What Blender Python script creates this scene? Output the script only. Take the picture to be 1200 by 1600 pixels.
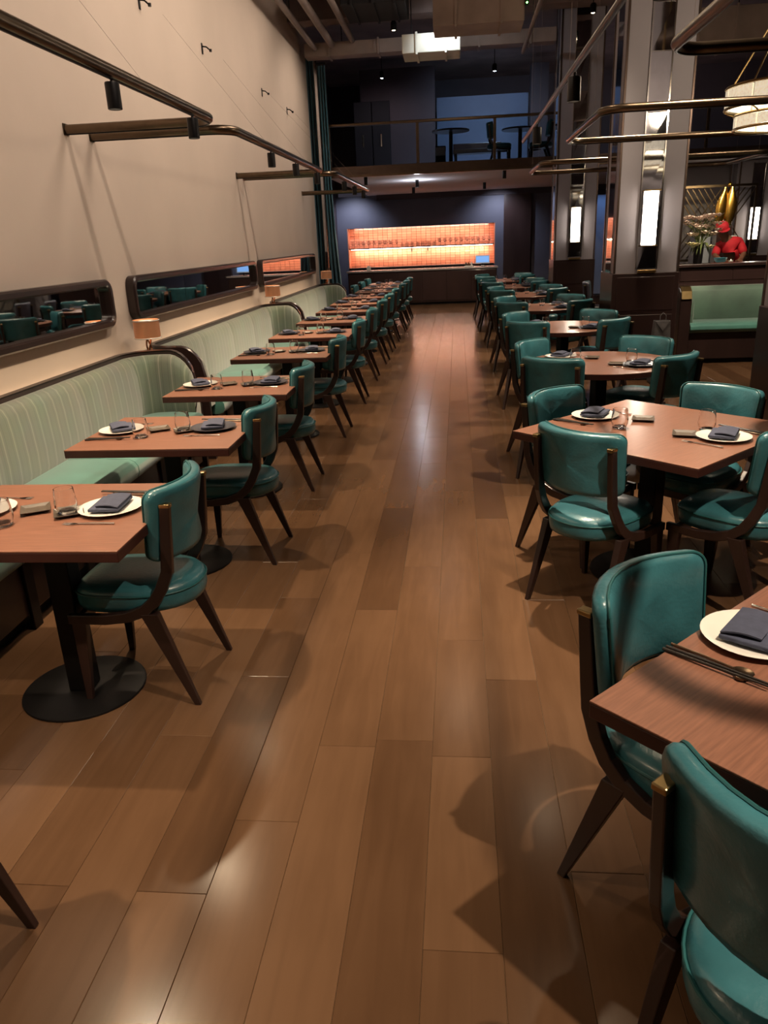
import bpy, bmesh, math, random
from mathutils import Vector, Matrix
random.seed(7)
for o in list(bpy.data.objects): bpy.data.objects.remove(o)
SC = bpy.context.scene
COL = SC.collection
PI = math.pi

# ------------------------------------------------------------------ camera
CAM_H = 1.65
cd = bpy.data.cameras.new('camera'); cam = bpy.data.objects.new('camera', cd); COL.objects.link(cam)
cd.sensor_fit = 'VERTICAL'; cd.sensor_height = 36.0; cd.lens = 1187.0 / 1600 * 36.0
cd.clip_start = 0.05; cd.clip_end = 100
def cam_axes():
    f = 1187.0
    dy = Vector((115, -432, f)).normalized()
    r = math.radians(2.46); s = (math.sin(r), math.cos(r))
    t = -f * dy[2] / (dy[0]*s[0] + dy[1]*s[1])
    dz = Vector((t*s[0], t*s[1], f)).normalized()
    dx = dz.cross(dy)
    if dx[0] < 0: dx = -dx
    up = -dz
    M = Matrix((dx, dy, up))           # rows: world axes in image-camera coords
    return M
M3 = cam_axes()
right = Vector([M3[i][0] for i in range(3)]); down = Vector([M3[i][1] for i in range(3)]); fwd = Vector([M3[i][2] for i in range(3)])
mw = Matrix.Identity(4)
for i in range(3):
    mw[i][0] = right[i]; mw[i][1] = -down[i]; mw[i][2] = -fwd[i]
mw[2][3] = CAM_H
cam.matrix_world = mw
SC.camera = cam

# ------------------------------------------------------------------ world, exposure, room lights
SC.view_settings.view_transform = 'Standard'; SC.view_settings.look = 'None'
SC.view_settings.gamma = 1.0; SC.view_settings.use_curve_mapping = False
SC.view_settings.exposure = 0.55
SC.cycles.caustics_reflective = False; SC.cycles.caustics_refractive = False; SC.cycles.sample_clamp_indirect = 3.0
w = bpy.data.worlds.new('world'); SC.world = w; w.use_nodes = True
w.node_tree.nodes['Background'].inputs[0].default_value = (0.05, 0.045, 0.06, 1)
w.node_tree.nodes['Background'].inputs[1].default_value = 0.4
def spot(loc, target, watts, size=80, blend=0.5, color=(1, .72, .45), radius=0.03, name='ceiling_or_fill_spot'):
    l = bpy.data.lights.new(name, 'SPOT'); l.energy = watts; l.spot_size = math.radians(size); l.spot_blend = blend
    l.color = color; l.shadow_soft_size = radius
    o = bpy.data.objects.new(name, l); COL.objects.link(o)
    o.location = loc
    d = Vector(target) - Vector(loc)
    o.rotation_euler = d.to_track_quat('-Z', 'Y').to_euler()
    return o
def area(loc, target, watts, sx, sy, color, name='strip_light'):
    l = bpy.data.lights.new(name, 'AREA'); l.energy = watts; l.shape = 'RECTANGLE'; l.size = sx; l.size_y = sy; l.color = color
    o = bpy.data.objects.new(name, l); COL.objects.link(o); o.location = loc
    d = Vector(target) - Vector(loc)
    o.rotation_euler = d.to_track_quat('-Z', 'Y').to_euler()
    return o
def point(loc, watts, color, radius=.03, name='lamp_or_fill_point'):
    l = bpy.data.lights.new(name, 'POINT'); l.energy = watts; l.color = color; l.shadow_soft_size = radius
    o = bpy.data.objects.new(name, l); COL.objects.link(o); o.location = loc
    return o
WARM = (1, .76, .50); WARM2 = (1, .80, .58); COOL = (.55, .75, 1)
WALLW = (1, .81, .65)
WASH_Y = (0.65, 4.88, 9.1, 13.4)
WALL_FILL_Y = (-1.2, 2.8, 7.0, 11.2)
# ceiling spots that wash the left wall: sharp ones, and added broad fill ones that dilute the rail shadows (fittings are built further down)
WASH_X = (0.0, 0.0, 0.0, -.95)
for xx, yy in zip(WASH_X, WASH_Y):
    spot((xx, yy, 4.60), (-2.6, yy + .1, 3.0), 105 if xx == 0 else 60, 104, .9, WALLW, .012)
for yy in WALL_FILL_Y:
    spot((0.0, yy, 4.60), (-2.6, yy + .1, 2.9), 185, 108, .9, WALLW, .6)
# ceiling spots over right row, booth and aisle; the last is added fill (x, y, watts, cone, target x, target y)
BLOSSOM_FILL = ((3.3, 9.7, 4.6), (3.1, 10.7, 1.6), 480, 16)  # added spot that brightens the blossoms on the ledge
spot(BLOSSOM_FILL[0], BLOSSOM_FILL[1], BLOSSOM_FILL[2], BLOSSOM_FILL[3], .6, WARM2, .03)
FLOOR_SPOTS = ((1.75, 0.6, 720, 56, .85, 1.45), (0.45, 4.6, 1000, 44, 1.02, 3.6), (2.0, 5.0, 620, 50, 1.05, 5.7), (2.0, 8.6, 600, 50, 1.05, 8.0), (2.0, 11.0, 560, 55, 1.05, 10.2), (2.0, 13.2, 520, 55, 1.05, 12.4), (3.7, 7.6, 700, 50, 3.6, 9.9), (0.2, 6.4, 50, 90, 0.0, 6.6), (-0.2, 1.2, 20, 95, -.1, 1.8))
for sx, sy, ww, cone, tx_, ty_ in FLOOR_SPOTS:
    spot((sx, sy, 4.6), (tx_, ty_, .7), ww, cone, .7, WARM2, .04)
# lights at the mezzanine, the bar wall and the pass, not all with fittings
spot((-0.21, 12.55, 4.52), (-0.15, 12.95, 4.30), 16, 140, .6, (.85, .93, 1), .04)
spot((0.74, 17.0, 4.6), (0.6, 19.3, 3.3), 70, 120, .7, COOL, .05)
spot((-1.47, 17.0, 4.6), (-1.5, 18, 3.0), 20, 140, .7, (1, .80, .85), .05)
spot((4.6, 16.6, 4.6), (4.6, 18.5, 3.2), 60, 140, .7, (1, .8, .8), .05)  # added fill for the dark right part of the mezzanine
spot((-0.8, 16.58, 2.59), (-.9, 16.9, 0), 70, 140, .7, WARM2, .03)
spot((-2.70, 20.7, 2.62), (-2.75, 21.5, 1.7), 46, 120, .9, (.76, .82, 1), .02)
spot((1.05, 20.7, 2.62), (1.05, 21.5, 1.7), 46, 120, .9, (.76, .82, 1), .02)
point((-.8, 16.58, 2.52), 9, (.85, .9, 1), .03)
for yy in (9.1, 11.2): point((0.0, yy, 4.5), 9, WARM2, .06)  # added fill points below two wash fittings, lifting the ceiling ducts
spot((0.6, 18.4, 2.59), (0.5, 18.6, 0), 75, 140, .7, WARM2, .03)
spot((-1.0, 18.9, 2.59), (-1.0, 18.9, 0), 65, 140, .7, WARM2, .03)
spot((4.0, 12.2, 2.68), (4.2, 13.0, 1.1), 80, 130, .7, WARM2, .03)  # unseen light on the service counter, has no fitting
spot((4.6, 12.9, 2.66), (4.42, 14.2, 1.95), 60, 50, .5, (1, .8, .45), .02)  # unseen light aimed at the gold sculpture, has no fitting

# ------------------------------------------------------------------ materials
MATS = {}
def mat(name, col, rough=.5, metal=0., noise=0., nscale=8., emit=0., trans=0., coat=0., stretch=(1, 1, 1), bump=0., bscale=60., ecol=None, col2=None, spec=.5, sheen=0., ior=1.45, coords='Object'):
    m = bpy.data.materials.new(name); m.use_nodes = True; nt = m.node_tree; b = nt.nodes['Principled BSDF']
    b.inputs['Roughness'].default_value = rough; b.inputs['Metallic'].default_value = metal
    b.inputs['Base Color'].default_value = (*col, 1)
    b.inputs['Transmission Weight'].default_value = trans; b.inputs['Coat Weight'].default_value = coat
    b.inputs['Coat Roughness'].default_value = .15
    b.inputs['Specular IOR Level'].default_value = spec; b.inputs['IOR'].default_value = ior
    b.inputs['Sheen Weight'].default_value = sheen
    if emit:
        b.inputs['Emission Color'].default_value = (*(ecol or col), 1); b.inputs['Emission Strength'].default_value = emit
    if noise or bump:
        tc = nt.nodes.new('ShaderNodeTexCoord'); mp = nt.nodes.new('ShaderNodeMapping'); mp.inputs['Scale'].default_value = stretch
        nt.links.new(tc.outputs[coords], mp.inputs['Vector'])
    if noise:
        n = nt.nodes.new('ShaderNodeTexNoise'); n.inputs['Scale'].default_value = nscale; n.inputs['Detail'].default_value = 5
        nt.links.new(mp.outputs[0], n.inputs['Vector'])
        r = nt.nodes.new('ShaderNodeValToRGB')
        c2 = col2 or tuple(c * (1 - noise) for c in col); c1 = tuple(min(1, c * (1 + noise * .5)) for c in col)
        r.color_ramp.elements[0].position = .3; r.color_ramp.elements[1].position = .72
        r.color_ramp.elements[0].color = (*c2, 1); r.color_ramp.elements[1].color = (*c1, 1)
        nt.links.new(n.outputs['Fac'], r.inputs['Fac']); nt.links.new(r.outputs[0], b.inputs['Base Color'])
    if bump:
        n2 = nt.nodes.new('ShaderNodeTexNoise'); n2.inputs['Scale'].default_value = bscale; n2.inputs['Detail'].default_value = 4
        nt.links.new(mp.outputs[0], n2.inputs['Vector'])
        bp = nt.nodes.new('ShaderNodeBump'); bp.inputs['Strength'].default_value = bump; bp.inputs['Distance'].default_value = .01
        nt.links.new(n2.outputs['Fac'], bp.inputs['Height']); nt.links.new(bp.outputs[0], b.inputs['Normal'])
    MATS[name] = m
    return m
mat('wall', (.60, .50, .42), .75, noise=.06, nscale=1.2, bump=.05, bscale=30)
mat('ledge', (.62, .52, .42), .6)
mat('leather', (.036, .142, .172), .32, noise=.35, nscale=7, bump=.12, bscale=90, coat=.15)
mat('leather_back', (.014, .105, .105), .42, noise=.3, nscale=7, bump=.12, bscale=90)
mat('piping', (.016, .09, .098), .4)
mat('walnut', (.024, .011, .009), .38, noise=.45, nscale=9, stretch=(1, 1, .15), coat=.2)
mat('darkwood', (.024, .013, .012), .32, noise=.35, nscale=5, stretch=(1, 1, .2), coat=.25)
mat('darkpanel', (.032, .017, .016), .3, noise=.25, nscale=3, stretch=(1, 1, .3), coat=.3)
mat('blackmetal', (.012, .011, .012), .42, metal=.6, noise=.2, nscale=20)
mat('tabletop', (.225, .102, .066), .34, noise=.24, nscale=5, stretch=(2, 34, 8), coat=.2, bump=.04, bscale=40)
mat('tableedge', (.042, .012, .009), .42, noise=.3, nscale=8)
mat('velvet', (.050, .190, .160), .55, noise=.28, nscale=4, sheen=.6, bump=.05, bscale=120)
mat('boothvelvet', (.070, .135, .098), .6, noise=.4, nscale=2.5, sheen=.6)
mat('bronze', (.145, .105, .072), .30, metal=1., noise=.15, nscale=15)
mat('copper', (.62, .33, .19), .22, metal=1., noise=.1, nscale=12)
mat('coppershade', (.60, .26, .125), .32, metal=.75, noise=.15, nscale=4, emit=.06, ecol=(1, .42, .2))
mat('brass', (.42, .30, .14), .28, metal=1., noise=.15, nscale=20)
mat('chrome', (.75, .73, .70), .12, metal=1., noise=.05, nscale=20)
mat('mirror', (.80, .80, .80), .02, metal=1.)
mat('mirror_aged', (.62, .62, .66), .05, metal=1., noise=.12, nscale=6)
mat('glass', (1, 1, 1), .0, trans=1., ior=1.38)
mat('paneglass', (.8, .9, .95), .02, trans=1., ior=1.05)
mat('china', (.72, .70, .65), .25, coat=.4, noise=.04, nscale=10)
mat('darkplate', (.03, .034, .05), .3, coat=.3, noise=.2, nscale=14)
mat('napkin', (.055, .063, .105), .85, noise=.2, nscale=40, bump=.15, bscale=250)
mat('traymat', (.085, .066, .05), .4, noise=.3, nscale=30)
mat('ebony', (.02, .017, .015), .35, noise=.2, nscale=30)
mat('curtain', (.022, .14, .21), .8, noise=.3, nscale=3, stretch=(4, 4, .4), sheen=.4)
mat('bluewall', (.095, .095, .13), .6, noise=.12, nscale=2)
mat('mezzwall', (.055, .042, .05), .7, noise=.2, nscale=1.5)
mat('mezzblue', (.12, .15, .24), .6, noise=.1, nscale=2)
mat('softwhite', (.78, .75, .78), .8, noise=.06, nscale=1)
mat('ceilingdark', (.19, .14, .13), .85, noise=.35, nscale=1.4)
mat('ductgrey', (.30, .23, .20), .5, noise=.25, nscale=3)
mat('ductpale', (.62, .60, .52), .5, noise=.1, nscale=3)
mat('pipe', (.22, .17, .15), .5, noise=.2, nscale=5)
mat('void', (.012, .012, .016), .8, noise=.2, nscale=2)
mat('columnpanel', (.30, .28, .31), .55, noise=.06, nscale=2)
mat('columntrim', (.12, .085, .07), .3, metal=.8, noise=.1, nscale=10)
mat('lampglass', (1, .93, .82), .4, emit=13., ecol=(1, .86, .70))
mat('led', (1, .62, .4), .4, emit=20., ecol=(1, .72, .5))
mat('ledcool', (.8, .9, 1), .4, emit=40., ecol=(.7, .85, 1))
mat('ledwarm', (1, .85, .65), .4, emit=6., ecol=(1, .8, .55))
mat('green_led', (.2, 1, .2), .4, emit=12., ecol=(.2, 1, .15))
mat('screen', (.02, .05, .1), .2, emit=.6, ecol=(.25, .50, 1))
mat('screenframe', (.2, .22, .25), .3, emit=.15, ecol=(.7, .85, 1))  # faint glow put into the casing, which is no lamp
mat('counter', (.30, .27, .27), .25, coat=.3, noise=.1, nscale=10)
mat('cabinetwhite', (.42, .46, .50), .4, noise=.05, nscale=4)
mat('redshirt', (.55, .016, .028), .75, noise=.2, nscale=14)
mat('redcap', (.42, .012, .022), .75, noise=.2, nscale=20)
mat('skin', (.16, .075, .045), .5, noise=.1, nscale=10)
mat('trousers', (.012, .012, .018), .8, noise=.2, nscale=20)
mat('petal', (.62, .50, .44), .6, noise=.2, nscale=20)
mat('petalyellow', (.66, .60, .36), .6, noise=.2, nscale=20)
mat('stem', (.09, .12, .03), .6, noise=.3, nscale=20)
mat('gold', (.95, .56, .12), .22, metal=1., noise=.2, nscale=10)
mat('tealbowl', (.05, .28, .36), .25, coat=.4, noise=.1, nscale=10)
mat('bagcloth', (.10, .095, .10), .8, noise=.2, nscale=20)
mat('lampplate', (.012, .011, .012), .5)
mat('lampwhite', (.9, .85, .75), .5, emit=1.6, ecol=(1, .80, .58))
mat('crystal', (.9, .82, .66), .15, emit=.42, ecol=(1, .84, .6), noise=.5, nscale=40, coat=.5)
mat('subfloor', (.16, .11, .06), .6, noise=.2, nscale=4)

def banq_material():
    m = bpy.data.materials.new('stripe_fabric'); m.use_nodes = True; nt = m.node_tree; b = nt.nodes['Principled BSDF']
    b.inputs['Roughness'].default_value = .75; b.inputs['Sheen Weight'].default_value = .5
    a = nt.nodes.new('ShaderNodeAttribute'); a.attribute_name = 'u'
    def mth(op, x, v):
        n = nt.nodes.new('ShaderNodeMath'); n.operation = op
        nt.links.new(x, n.inputs[0])
        if v is not None: n.inputs[1].default_value = v
        return n.outputs[0]
    fr = mth('FRACT', mth('MULTIPLY', a.outputs['Fac'], 1/.095), None)
    r = nt.nodes.new('ShaderNodeValToRGB'); nt.links.new(fr, r.inputs['Fac']); cr = r.color_ramp
    base = (.118, .145, .108, 1); lite = (.20, .222, .172, 1); dk = (.076, .097, .073, 1)
    cr.elements[0].position = 0; cr.elements[0].color = base
    cr.elements[1].position = 1; cr.elements[1].color = base
    for p, c in ((.30, base), (.33, dk), (.37, base), (.52, base), (.56, lite), (.63, lite), (.67, base), (.80, base), (.83, dk), (.87, base)):
        e = cr.elements.new(p); e.color = c
    tc = nt.nodes.new('ShaderNodeTexCoord'); n = nt.nodes.new('ShaderNodeTexNoise'); n.inputs['Scale'].default_value = 5
    nt.links.new(tc.outputs['Object'], n.inputs['Vector'])
    mx = nt.nodes.new('ShaderNodeMix'); mx.data_type = 'RGBA'; mx.blend_type = 'MULTIPLY'; mx.inputs[0].default_value = .35
    nt.links.new(r.outputs[0], mx.inputs[6]); nt.links.new(n.outputs['Color'], mx.inputs[7])
    nt.links.new(mx.outputs[2], b.inputs['Base Color'])
    MATS['stripe'] = m
banq_material()
def plank_material():
    m = bpy.data.materials.new('oak_plank'); m.use_nodes = True; nt = m.node_tree; b = nt.nodes['Principled BSDF']
    a = nt.nodes.new('ShaderNodeAttribute'); a.attribute_name = 'tint'
    tc = nt.nodes.new('ShaderNodeTexCoord'); mp = nt.nodes.new('ShaderNodeMapping'); mp.inputs['Scale'].default_value = (11, 1.1, 1)
    add = nt.nodes.new('ShaderNodeVectorMath'); add.operation = 'ADD'
    sc = nt.nodes.new('ShaderNodeMath'); sc.operation = 'MULTIPLY'; sc.inputs[1].default_value = 37.
    nt.links.new(a.outputs['Fac'], sc.inputs[0]); cb = nt.nodes.new('ShaderNodeCombineXYZ')
    nt.links.new(sc.outputs[0], cb.inputs[0]); nt.links.new(sc.outputs[0], cb.inputs[1]); nt.links.new(sc.outputs[0], cb.inputs[2])
    nt.links.new(tc.outputs['Object'], add.inputs[0]); nt.links.new(cb.outputs[0], add.inputs[1])
    nt.links.new(add.outputs[0], mp.inputs[0])
    n = nt.nodes.new('ShaderNodeTexNoise'); n.inputs['Scale'].default_value = 2.0; n.inputs['Detail'].default_value = 3; n.inputs['Distortion'].default_value = .6
    nt.links.new(mp.outputs[0], n.inputs['Vector'])
    n2 = nt.nodes.new('ShaderNodeTexNoise'); n2.inputs['Scale'].default_value = 3.5; n2.inputs['Detail'].default_value = 4
    nt.links.new(add.outputs[0], n2.inputs['Vector'])
    r = nt.nodes.new('ShaderNodeValToRGB'); cr = r.color_ramp
    cr.elements[0].position = .15; cr.elements[1].position = 1.0
    cr.elements[0].color = (.050, .025, .013, 1); cr.elements[1].color = (.108, .058, .031, 1)
    e = cr.elements.new(.5); e.color = (.072, .037, .019, 1)
    mx = nt.nodes.new('ShaderNodeMath'); mx.operation = 'MULTIPLY_ADD'; mx.inputs[1].default_value = .52; nt.links.new(a.outputs['Fac'], mx.inputs[0])
    m3 = nt.nodes.new('ShaderNodeMath'); m3.operation = 'MULTIPLY'; m3.inputs[1].default_value = .55; nt.links.new(n.outputs['Fac'], m3.inputs[0])
    m4 = nt.nodes.new('ShaderNodeMath'); m4.operation = 'MULTIPLY_ADD'; m4.inputs[1].default_value = .30; nt.links.new(n2.outputs['Fac'], m4.inputs[0]); nt.links.new(m3.outputs[0], m4.inputs[2])
    nt.links.new(m4.outputs[0], mx.inputs[2]); nt.links.new(mx.outputs[0], r.inputs['Fac']); nt.links.new(r.outputs[0], b.inputs['Base Color'])
    rr = nt.nodes.new('ShaderNodeMapRange'); rr.inputs[3].default_value = .17; rr.inputs[4].default_value = .25; b.inputs['Specular IOR Level'].default_value = .22
    nt.links.new(n2.outputs['Fac'], rr.inputs[0]); nt.links.new(rr.outputs[0], b.inputs['Roughness'])
    bp = nt.nodes.new('ShaderNodeBump'); bp.inputs['Strength'].default_value = .02; bp.inputs['Distance'].default_value = .002
    n3 = nt.nodes.new('ShaderNodeTexNoise'); n3.inputs['Scale'].default_value = 4; n3.inputs['Detail'].default_value = 1; nt.links.new(mp.outputs[0], n3.inputs['Vector'])
    nt.links.new(n3.outputs['Fac'], bp.inputs['Height']); nt.links.new(bp.outputs[0], b.inputs['Normal'])
    MATS['plank'] = m
plank_material()
def tile_material():
    m = bpy.data.materials.new('orange_tile'); m.use_nodes = True; nt = m.node_tree; b = nt.nodes['Principled BSDF']
    b.inputs['Roughness'].default_value = .22; b.inputs['Coat Weight'].default_value = .4
    oi = nt.nodes.new('ShaderNodeObjectInfo'); a = nt.nodes.new('ShaderNodeNewGeometry')
    r = nt.nodes.new('ShaderNodeValToRGB'); r.color_ramp.elements[0].color = (.60, .20, .115, 1); r.color_ramp.elements[1].color = (.70, .27, .16, 1)
    nt.links.new(a.outputs['Random Per Island'], r.inputs['Fac']); nt.links.new(r.outputs[0], b.inputs['Base Color'])
    MATS['tile'] = m
tile_material()

# ------------------------------------------------------------------ mesh helpers
class MB:
    def __init__(s): s.v = []; s.f = []; s.u = None
    def add(s, vs, fs):
        n = len(s.v); s.v += [tuple(p) for p in vs]; s.f += [tuple(i + n for i in q) for q in fs]; return s
    def box(s, c, d, rz=0, rx=0, ry=0):
        hx, hy, hz = d[0]/2, d[1]/2, d[2]/2
        R = Matrix.Rotation(rz, 3, 'Z') @ Matrix.Rotation(ry, 3, 'Y') @ Matrix.Rotation(rx, 3, 'X')
        vs = [Vector(c) + R @ Vector((x*hx, y*hy, z*hz)) for x, y, z in ((-1,-1,-1),(1,-1,-1),(1,1,-1),(-1,1,-1),(-1,-1,1),(1,-1,1),(1,1,1),(-1,1,1))]
        return s.add(vs, [(0,3,2,1),(4,5,6,7),(0,1,5,4),(1,2,6,5),(2,3,7,6),(3,0,4,7)])
    def b2(s, x0, x1, y0, y1, z0, z1):
        return s.box(((x0+x1)/2, (y0+y1)/2, (z0+z1)/2), (x1-x0, y1-y0, z1-z0))
    def loft(s, rings, closed=True, cap=True):
        n = len(rings[0]); vs = [p for r in rings for p in r]; fs = []
        for i in range(len(rings)-1):
            for j in range(n if closed else n-1):
                a = i*n+j; b = i*n+(j+1) % n
                fs.append((a, b, b+n, a+n))
        if cap and closed:
            fs.append(tuple(reversed(range(n)))); fs.append(tuple(range((len(rings)-1)*n, len(rings)*n)))
        return s.add(vs, fs)
    def lathe(s, prof, c=(0,0,0), seg=24, cap=True):
        rings = [[(c[0]+r*math.cos(2*PI*k/seg), c[1]+r*math.sin(2*PI*k/seg), c[2]+z) for k in range(seg)] for r, z in prof]
        return s.loft(rings, True, cap)
    def tube(s, pts, r, seg=8, cap=True):
        pts = [Vector(p) for p in pts]; rad = r if isinstance(r, (list, tuple)) else [r]*len(pts)
        rings = []; prev = None
        for i, p in enumerate(pts):
            t = (pts[min(i+1, len(pts)-1)] - pts[max(i-1, 0)]).normalized()
            if prev is None:
                a = Vector((0,0,1)) if abs(t.z) < .9 else Vector((1,0,0))
                nrm = t.cross(a).normalized()
            else:
                nrm = (prev - t * prev.dot(t)).normalized()
            prev = nrm; bn = t.cross(nrm)
            rings.append([p + (nrm*math.cos(2*PI*k/seg) + bn*math.sin(2*PI*k/seg))*rad[i] for k in range(seg)])
        return s.loft(rings, True, cap)
    def rectsweep(s, pts, wx, hs):
        """sweep in the local YZ plane; pts (x,y,z); wx thickness along x; hs in-plane thickness per point"""
        rings = []
        for i, p in enumerate(pts):
            a = Vector(pts[max(i-1,0)]); b = Vector(pts[min(i+1,len(pts)-1)])
            t = (b - a); t.x = 0; t.normalize(); n = Vector((0, -t.z, t.y)); p = Vector(p); h = hs[i] if isinstance(hs, (list, tuple)) else hs
            X = Vector((1,0,0))
            rings.append([p + X*wx/2 + n*h/2, p - X*wx/2 + n*h/2, p - X*wx/2 - n*h/2, p + X*wx/2 - n*h/2])
        return s.loft(rings)
    def taper(s, p0, p1, a0, a1):
        """square leg from p0 (width a0=(wx,wy)) to p1 (a1)"""
        rings = []
        for p, a in ((p0, a0), (p1, a1)):
            rings.append([(p[0]+sx*a[0]/2, p[1]+sy*a[1]/2, p[2]) for sx, sy in ((-1,-1),(1,-1),(1,1),(-1,1))])
        return s.loft(rings)
    def mesh(s, name, m, smooth=None, bevel=0, bseg=2, attr=None):
        me = bpy.data.meshes.new(name); me.from_pydata(s.v, [], s.f)
        bm = bmesh.new(); bm.from_mesh(me)
        bmesh.ops.recalc_face_normals(bm, faces=bm.faces)
        if bevel:
            ed = [e for e in bm.edges if len(e.link_faces) == 2 and e.calc_face_angle(0) > .5]
            bmesh.ops.bevel(bm, geom=ed, offset=bevel, segments=bseg, affect='EDGES', profile=.5, clamp_overlap=True)
        if smooth is not None:
            for f in bm.faces: f.smooth = True
            for e in bm.edges:
                if len(e.link_faces) == 2 and e.calc_face_angle(0) > smooth: e.smooth = False
        bm.to_mesh(me); bm.free()
        if attr:
            at = me.attributes.new(attr[0], 'FLOAT', 'POINT'); at.data.foreach_set('value', attr[1])
        me.materials.append(MATS[m])
        return me
    def build(s, name, m, parent=None, smooth=None, bevel=0, bseg=2, attr=None):
        o = bpy.data.objects.new(name, s.mesh(name, m, smooth, bevel, bseg, attr)); COL.objects.link(o)
        if parent: o.parent = parent
        return o
def tag(o, label, cat, group=None, kind=None):
    if label: o['label'] = label
    if cat: o['category'] = cat
    if group: o['group'] = group
    if kind: o['kind'] = kind
    return o
def thing(name, loc, rz, label, cat, group=None):
    o = bpy.data.objects.new(name, None); COL.objects.link(o); o.location = loc; o.rotation_euler = (0, 0, rz)
    o.empty_display_size = .1
    return tag(o, label, cat, group)
def dup(root, loc, rz, label, group=None):
    r = root.copy(); COL.objects.link(r); r.location = loc; r.rotation_euler = (root.rotation_euler[0], root.rotation_euler[1], rz); r['label'] = label
    if group: r['group'] = group
    for ch in root.children:
        c = ch.copy(); COL.objects.link(c); c.parent = r
        for g in ch.children:
            d = g.copy(); COL.objects.link(d); d.parent = c
    return r
def struct(o, label=None):
    o['kind'] = 'structure'
    if label: o['label'] = label
    return o
ORD = ['nearest', 'second', 'third', 'fourth', 'fifth', 'sixth', 'seventh', 'eighth', 'ninth', 'tenth', 'eleventh', 'twelfth']
def superell(a, b, n, seg, ph=0):
    out = []
    for k in range(seg):
        t = 2*PI*k/seg + ph; c, s_ = math.cos(t), math.sin(t)
        out.append((a*math.copysign(abs(c)**(2/n), c), b*math.copysign(abs(s_)**(2/n), s_)))
    return out
def rrect(x0, x1, z0, z1, r, seg=6):
    pts = []
    for cx, cz, a0 in ((x1-r, z1-r, 0), (x0+r, z1-r, 90), (x0+r, z0+r, 180), (x1-r, z0+r, 270)):
        for k in range(seg+1):
            a = math.radians(a0 + 90*k/seg); pts.append((cx+r*math.cos(a), cz+r*math.sin(a)))
    return pts

# ------------------------------------------------------------------ the room shell
XL = -2.6
CEIL = 5.3
floor = struct(MB().b2(-3.4, 9.0, -2.5, 22.0, -.10, -.0026).build('floor', 'subfloor'), 'brown oak plank floor of the dining room')
# planks
PW = .197
def visible(x, y):
    d = Vector((x, y, -CAM_H)); c = Vector((d.dot(right), d.dot(down), d.dot(fwd)))
    if c.z < .1: return False
    px, py = 600 + 1187*c.x/c.z, 800 + 1187*c.y/c.z
    return -40 < px < 1240 and 0 < py < 1680
planks = []
for row in range(-15, 32):
    x0 = -.098 + PW*row
    y = -1.2 + random.random()*1.3
    while y < 21.2:
        L = random.choice((.75, 1.1, 1.3, 1.6, 1.9)) * (0.9 + .2*random.random())
        y1 = min(y + L, 21.4); planks.append((x0, x0+PW, y, y1)); y = y1
def area_px(p):
    x0, x1, y0, y1 = p; a = 0
    for k in range(4):
        yy = y0 + (y1-y0)*(k+.5)/4; xx = (x0+x1)/2
        if yy > .5 and visible(xx, yy): a += (x1-x0)*(y1-y0)/4/(yy*yy*yy)
    return a
planks.sort(key=area_px, reverse=True)
def plank_mb(mb, p, g=.0004, b=.0012):
    x0, x1, y0, y1 = p; x0 += g; x1 -= g; y0 += g; y1 -= g
    z = -.0004*random.random()
    lo = [(x0,y0,-.0025),(x1,y0,-.0025),(x1,y1,-.0025),(x0,y1,-.0025)]
    mid = [(x0,y0,z-b),(x1,y0,z-b),(x1,y1,z-b),(x0,y1,z-b)]
    hi = [(x0+b,y0+b,z),(x1-b,y0+b,z),(x1-b,y1-b,z),(x0+b,y1-b,z)]
    mb.loft([lo, mid, hi])
for p in planks[:300]:
    mb = MB(); plank_mb(mb, p); t = random.random()
    mb.build('plank', 'plank', floor, attr=('tint', [t]*len(mb.v)))
mb = MB(); tints = []
for p in planks[300:]:
    n = len(mb.v); plank_mb(mb, p); tints += [random.random()]*(len(mb.v)-n)
o = mb.build('plank', 'plank', floor, attr=('tint', tints)); o['kind'] = 'stuff'

wl = struct(MB().b2(XL-.2, XL, -2.5, 14.85, 0, 4.95).build('wall_left', 'wall', bevel=.01), 'tall plain beige plaster wall behind the banquettes')
struct(MB().b2(XL, XL+.075, -2.5, 14.7, .0, .885).build('trim_1', 'ledge', bevel=.012), 'beige ledge running along the wall above the banquettes')
struct(MB().b2(-3.4, -3.2, 14.85, 22, 0, 5.4).build('wall_side', 'mezzwall'))
struct(MB().b2(-3.4, 9.0, 21.5, 21.7, 2.86, 5.4).build('wall_mezzanine', 'mezzwall'))
struct(MB().b2(9.0, 9.2, -2.5, 22, 0, 5.4).build('wall_right', 'mezzwall'))
struct(MB().b2(-3.4, 9.2, -2.7, -2.5, 0, 5.4).build('wall_front', 'mezzwall'))
ceil = struct(MB().b2(-3.4, 9.2, -2.7, 21.7, CEIL, CEIL+.2).build('ceiling', 'ceilingdark'), 'dark exposed ceiling slab with beams')
for k, yb in enumerate((1.0, 4.6, 8.2, 11.2, 13.6)):
    MB().b2(-2.6, 9, yb-.18, yb+.18, 4.85, CEIL).build('beam', 'ceilingdark', ceil, bevel=.01)
# bar wall with recessed niche
NX0, NX1, NZ0, NZ1, NY = -2.93, .97, .90, 1.93, 21.5
bw = MB(); bw.b2(-3.4, NX0, NY, NY+.5, 0, 2.72); bw.b2(NX1, 9.0, NY, NY+.5, 0, 2.72); bw.b2(NX0, NX1, NY, NY+.5, NZ1, 2.72); bw.b2(NX0, NX1, NY, NY+.5, 0, NZ0)
wall_back = struct(bw.build('wall_back', 'bluewall'), 'slate blue back wall around the lit bar niche')
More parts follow.
